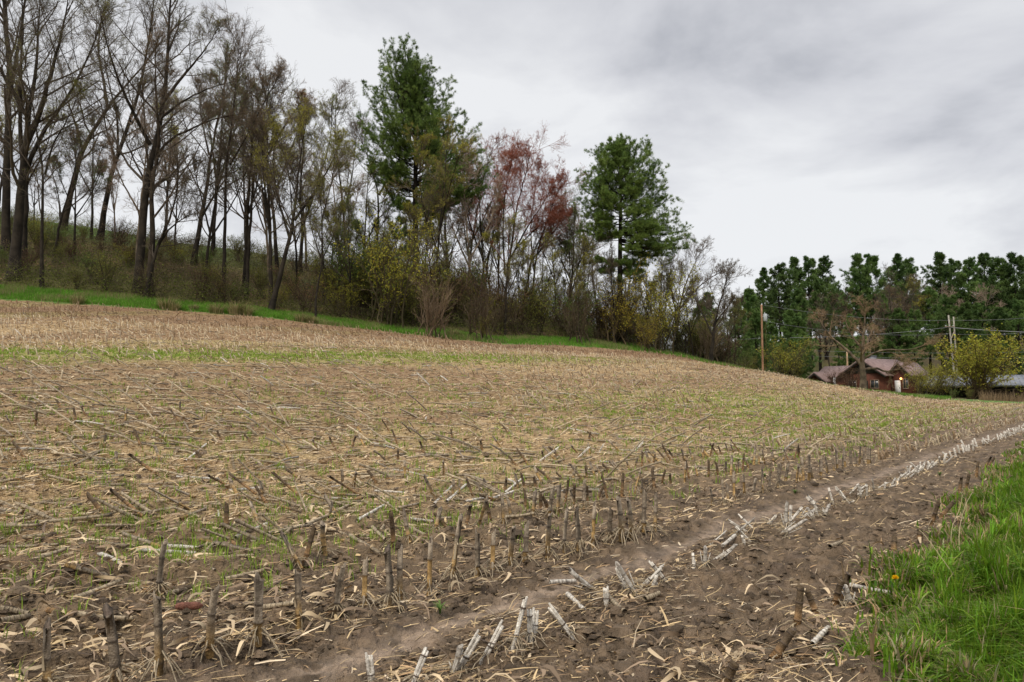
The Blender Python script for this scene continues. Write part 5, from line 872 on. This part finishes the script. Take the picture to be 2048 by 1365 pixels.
FL = [(0, 1148, 132, 1110, 0, 'long pale stalk reaching in from the left edge of the photo'), (130, 1140, 215, 1160, 3, 'grey stalk slanting down right of the long left-edge stalk'), (198, 1113, 245, 1135, 1, 'short whitish stalk above the grey slanting one'), (272, 1105, 395, 1112, 1, 'thick white stalk lying behind the third stub'), (330, 1096, 396, 1102, 6, 'white split piece against the thick white stalk'), (402, 1084, 505, 1108, 3, 'grey split stalk pointing down right in the left middle'), (470, 1080, 536, 1052, 1, 'light stalk rising to the right beside the grey split one'), (535, 1072, 620, 1052, 2, 'knotty stalk at the start of the long chain of stalks'), (612, 1053, 702, 1018, 4, 'thick knotty stalk ending the long chain of stalks'), (78, 1050, 225, 1040, 2, 'very long low stalk across the left side'), (190, 1046, 352, 1022, 0, 'pale stalk overlapping the very long low one'), (225, 1030, 330, 1010, 7, 'stalk behind the overlapping pair on the left'), (140, 1206, 236, 1176, 7, 'tan stalk with dark joint in the lower left'), (330, 1195, 392, 1180, 0, 'tan stalk between the third and fourth stubs'), (450, 1166, 524, 1150, 4, 'tan stalk below the V-shaped pair of stubs'), (0, 1226, 58, 1232, 0, 'pale stalk end at the lower left edge'), (0, 1252, 55, 1238, 2, 'second stalk end at the lower left edge, under the first'), (155, 1235, 262, 1258, 4, 'tan stalk sloping right between the first two stubs'), (95, 1228, 190, 1250, 5, 'dark split stalk in the lower left'), (365, 1120, 430, 1148, 3, 'grey stalk half sunk behind the fourth stub'), (285, 1188, 385, 1182, 5, 'brown thin stalk near the third stub'), (510, 1225, 590, 1218, 7, 'tan stalk touching the fifth stub'), (370, 925, 412, 895, 1, 'pale short stalk standing off the ground right of the leaning left ones'), (150, 935, 206, 900, 2, 'tan stalk slanting up right in the left field'), (80, 932, 150, 930, 0, 'pale straight stalk lying level in the left field'), (0, 968, 50, 963, 7, 'light stalk at the left edge above the leaning stub'), (150, 960, 215, 954, 0, 'tan stalk level with the left edge stalk'), (456, 985, 525, 980, 1, 'pale stalk left of the leaning pair'), (715, 1045, 776, 1010, 6, 'whitish stalk slanting up in the centre left'), (775, 1025, 838, 1012, 3, 'grey bent stalk right of the whitish one'), (868, 1012, 908, 974, 1, 'first of two parallel slanted white stalks'), (893, 1008, 932, 974, 6, 'second of two parallel slanted white stalks'), (910, 953, 1012, 951, 0, 'long pale stalk lying level in the centre'), (1010, 990, 1046, 958, 6, 'white split stalk right of the parallel pair'), (930, 1008, 980, 996, 1, 'stubby white stalk below the parallel pair'), (980, 1002, 1028, 990, 1, 'short white stalk touching the stubby one'), (1012, 1038, 1070, 1038, 4, 'tan stalk leaning between two stubs of the second row'), (1100, 1170, 1150, 1167, 1, 'short cut piece lying alone on the tyre track'), (815, 1060, 862, 1075, 4, 'orange stalk lying beside the orange leaning stub'), (745, 1060, 772, 1090, 7, 'tan stalk propped against the soil above the close pair'), (700, 1078, 762, 1110, 2, 'tan stalk with dark joints left of the propped one'), (1205, 1090, 1235, 1062, 7, 'tan stalk leaning on the track row'), (1135, 1195, 1165, 1222, 1, 'pale stalk stuck in the mud left of the short upright white stub'), (1085, 970, 1160, 965, 0, 'pale level stalk above the second row'), (1290, 1205, 1325, 1195, 7, 'tan piece below the second left-leaning white stub'), (1700, 1175, 1795, 1198, 1, 'long pale stalk lying half in the grass'), (1780, 1180, 1830, 1192, 0, 'tan stalk disappearing into the grass'), (1625, 1295, 1655, 1262, 6, 'white shredded piece below the brown stubs'), (1470, 1080, 1445, 1100, 1, 'white scrap left of the tilted white stub'), (1660, 1100, 1690, 1088, 7, 'tan scrap in the middle of the bare strip'), (1250, 1230, 1210, 1200, 2, 'tan root-end piece beyond the white row')]
for (x0, y0, x1, y1, v, lb) in FL:
    a_ = ground_hit(x0, y0); b_ = ground_hit(x1, y1); a_[2] += .016; b_[2] += .02; put_stalk(a_, b_, v, lb, GF, .8)
LN = [(96, 1038, 36, 1000, 'tan stalk leaning left near the left edge'), (285, 1035, 220, 978, 'front of the leaning pair on the left'), (308, 1030, 238, 985, 'back of the leaning pair on the left'), (608, 1000, 545, 945, 'brown stalk leaning left in the upper middle left'), (648, 996, 612, 965, 'short brown stalk leaning left beside the longer one'), (536, 1012, 510, 972, 'short dark stalk leaning left'), (450, 1020, 422, 996, 'stubby brown stalk leaning left'), (315, 950, 258, 908, 'slim tan stalk leaning left in the left field'), (75, 900, 30, 850, 'thick pale stalk leaning at the left edge'), (600, 958, 572, 940, 'short leaning stalk in the straw'), (470, 945, 462, 915, 'dark stub leaning in the straw')]
for k, (x0, y0, x1, y1, lb) in enumerate(LN):
    g = ground_hit(x0, y0); put_stalk(g, at(x1, y1, g[1]+.05), (4, 5, 7, 5)[k % 4], lb, GF, .85)
rr = np.random.default_rng(411); rest = []
tries = []
while len(tries) < 2600:
    d = 5.5*(75/5.5)**(rr.random()**.8); px = rr.uniform(-60, 2100); x = (px-1024)/F*d; s, v = rowc(x, d)
    if s < 5.2 or d > field_end(x, d)-1: continue
    if 26 < s < 33 and rr.random() < .7: continue
    tries.append((d, x, s, px))
tries.sort(); k = 0
VL, RL, CL = [], [], []
for (d, x, s, px) in tries:
    z = zq(x, d); l = rr.uniform(.15, .7) if d > 8 else rr.uniform(.15, .45); lean = rr.random() < ((.13 if d < 11 else .3) if px < 1000 else .15)
    if lean: az = math.pi+rr.normal()*.4 if px < 1100 else rr.normal()*.5; el = rr.uniform(.25, .8)
    else: az = rr.normal()*.4+(.15 if rr.random() < .85 else math.pi/2); el = rr.uniform(0, .08)
    e_ = np.array([x+math.cos(az)*math.cos(el)*l, d+math.sin(az)*math.cos(el)*l, 0]); e_[2] = z+math.sin(el)*l if lean else zq(e_[0], e_[1])+.02
    v = int(rr.choice(8, p=[.2, .03, .2, .12, .2, .13, .0, .12]))
    if nst < 300: put_stalk((x, d, z+.014), e_, v, ('short ' if l < .3 else 'long ' if l > .5 else '')+('tan', 'white', 'tan', 'grey', 'pale', 'dark', 'white', 'knotty')[v]+(' stalk leaning out of the straw, ' if lean else ' stalk flat in the straw, ')+fzone(px, d), GF, rr.uniform(.5, .85))
    else:
        VL.append([[x, d, z+.015], [(x+e_[0])/2, (d+e_[1])/2, (z+e_[2])/2+.02], e_]); RL.append([.0125*(1+d/70)]*3); CL.append((TAN if v in (0, 2, 4, 7) else WHT*.85 if v in (1, 6) else GRY*.9)*rr.uniform(.5, 1.15))
a = Acc(); a.tubes(np.array(VL), np.array(RL), 5, True, np.array(CL)); tag(link('stalk_litter', a.mesh('stalk_litter', M['stalk'])), 'distant fallen corn stalks strewn over the upper field', 'corn stalks', kind='stuff')
# ---------------------------------------------------------------- small things in the foreground
def dandelion():
    g = ground_hit(1792, 1196); t = thing('dandelion', 'yellow dandelion flower at the edge of the grass', 'flower', g); r = np.random.default_rng(5)
    a = Acc(); a.tubes(np.array([[0, 0, 0], [.004, 0, .06], [0, 0, .125]]), [.003, .0028, .0025], 6, col=np.array([.12, .2, .04])); link('stem', a.mesh('stem', M['blade']), t)
    n = 110; az = r.uniform(0, 6.28, n); el = r.uniform(.1, 1.4, n); D = np.stack([np.cos(az)*np.cos(el), np.sin(az)*np.cos(el), np.sin(el)], 1); b = Acc(); V, Q = leaf_quads(np.tile([[0, 0, .125]], (n, 1)), D, .026, .008, r); b.add(V, Q, None, np.array([.95, .62, .01])); link('flower_head', b.mesh('flower_head', M['leaf']), t)
    n = 26; az = r.uniform(0, 6.28, n); c = Acc(); V, Q = blade_strips(np.tile([[0, 0, 0.01]], (n, 1)), np.stack([np.cos(az), np.sin(az)], 1), r.uniform(.07, .15, n), np.full(n, .022), r.uniform(.8, 1.2, n), 4); c.add(V, Q, None, np.array([.07, .15, .025])); link('leaves', c.mesh('leaves', M['blade']), t)
dandelion()
for (px, py, s, lb) in [(880, 1228, 1.0, 'small pale green weed rosette alone on the mud beside the track'), (1530, 955, .9, 'low green weed in the bare strip far along the track'), (1590, 990, .9, 'light green weed beside the white twin stubs'), (1880, 955, 1.2, 'green weed near the end of the bare strip')]:
    g = ground_hit(px, py); r = np.random.default_rng(px); n = 34; az = r.uniform(0, 6.28, n); c = Acc(); V, Q = blade_strips(np.zeros((n, 3)), np.stack([np.cos(az), np.sin(az)], 1), r.uniform(.05, .11, n)*s, np.full(n, .012), r.uniform(.5, 1.2, n), 4); c.add(V, Q, None, np.repeat(np.array([[.15, .24, .06]])*(.7+.6*r.random((n, 1))), 10, 0))
    tag(link('weed', c.mesh('weed', M['blade']), None, g), lb, 'weed')
def cob():
    g = ground_hit(378, 1222); k = np.linspace(0, 1, 14); P = np.stack([-.07+.14*k, 0*k, .022+0*k], 1); R = .021*np.sqrt(np.maximum(0.02, 1-(2*k-.95)**4))*(1+.08*(np.arange(14) % 2)); a = Acc(); a.tubes(P, R, 12, True, np.array([.17, .07, .045])); tag(link('corn_cob', a.mesh('corn_cob', M['stalk'], True), None, g, .15), 'reddish brown bare corn cob behind the third stub', 'corn cob')
cob()
for k, (pts, lb) in enumerate([([(1945, 1200), (1900, 1140), (1850, 1070), (1838, 1060)], 'long dry straw arching out of the grass toward the bare strip'), ([(1925, 1150), (1915, 1070), (1930, 1010), (1945, 985)], 'dry bent grass stem upright in the green grass'), ([(1905, 1120), (1900, 1060), (1920, 1020), (1925, 990)], 'thin dry stem beside the bent one'), ([(1990, 1230), (2010, 1170), (2005, 1150), (2030, 1180)], 'short curled dry stem in the grass at the right'), ([(2040, 1180), (2035, 1150), (2048, 1100)], 'dry straw at the right edge above the curled stem')]):
    g = ground_hit(*pts[0]); P = polyline(np.array([at(a_, b_, g[1]+.12*i) for i, (a_, b_) in enumerate(pts)]), 12); c = Acc(); c.tubes(P, np.linspace(.0035, .0015, 12), 5, col=np.array([.42, .35, .2])); tag(link('dry_stem', c.mesh('dry_stem', M['straw'])), lb, 'dry stem')
print('stubs', stub_count, 'stalks', nst, 'objects', len(bpy.data.objects))
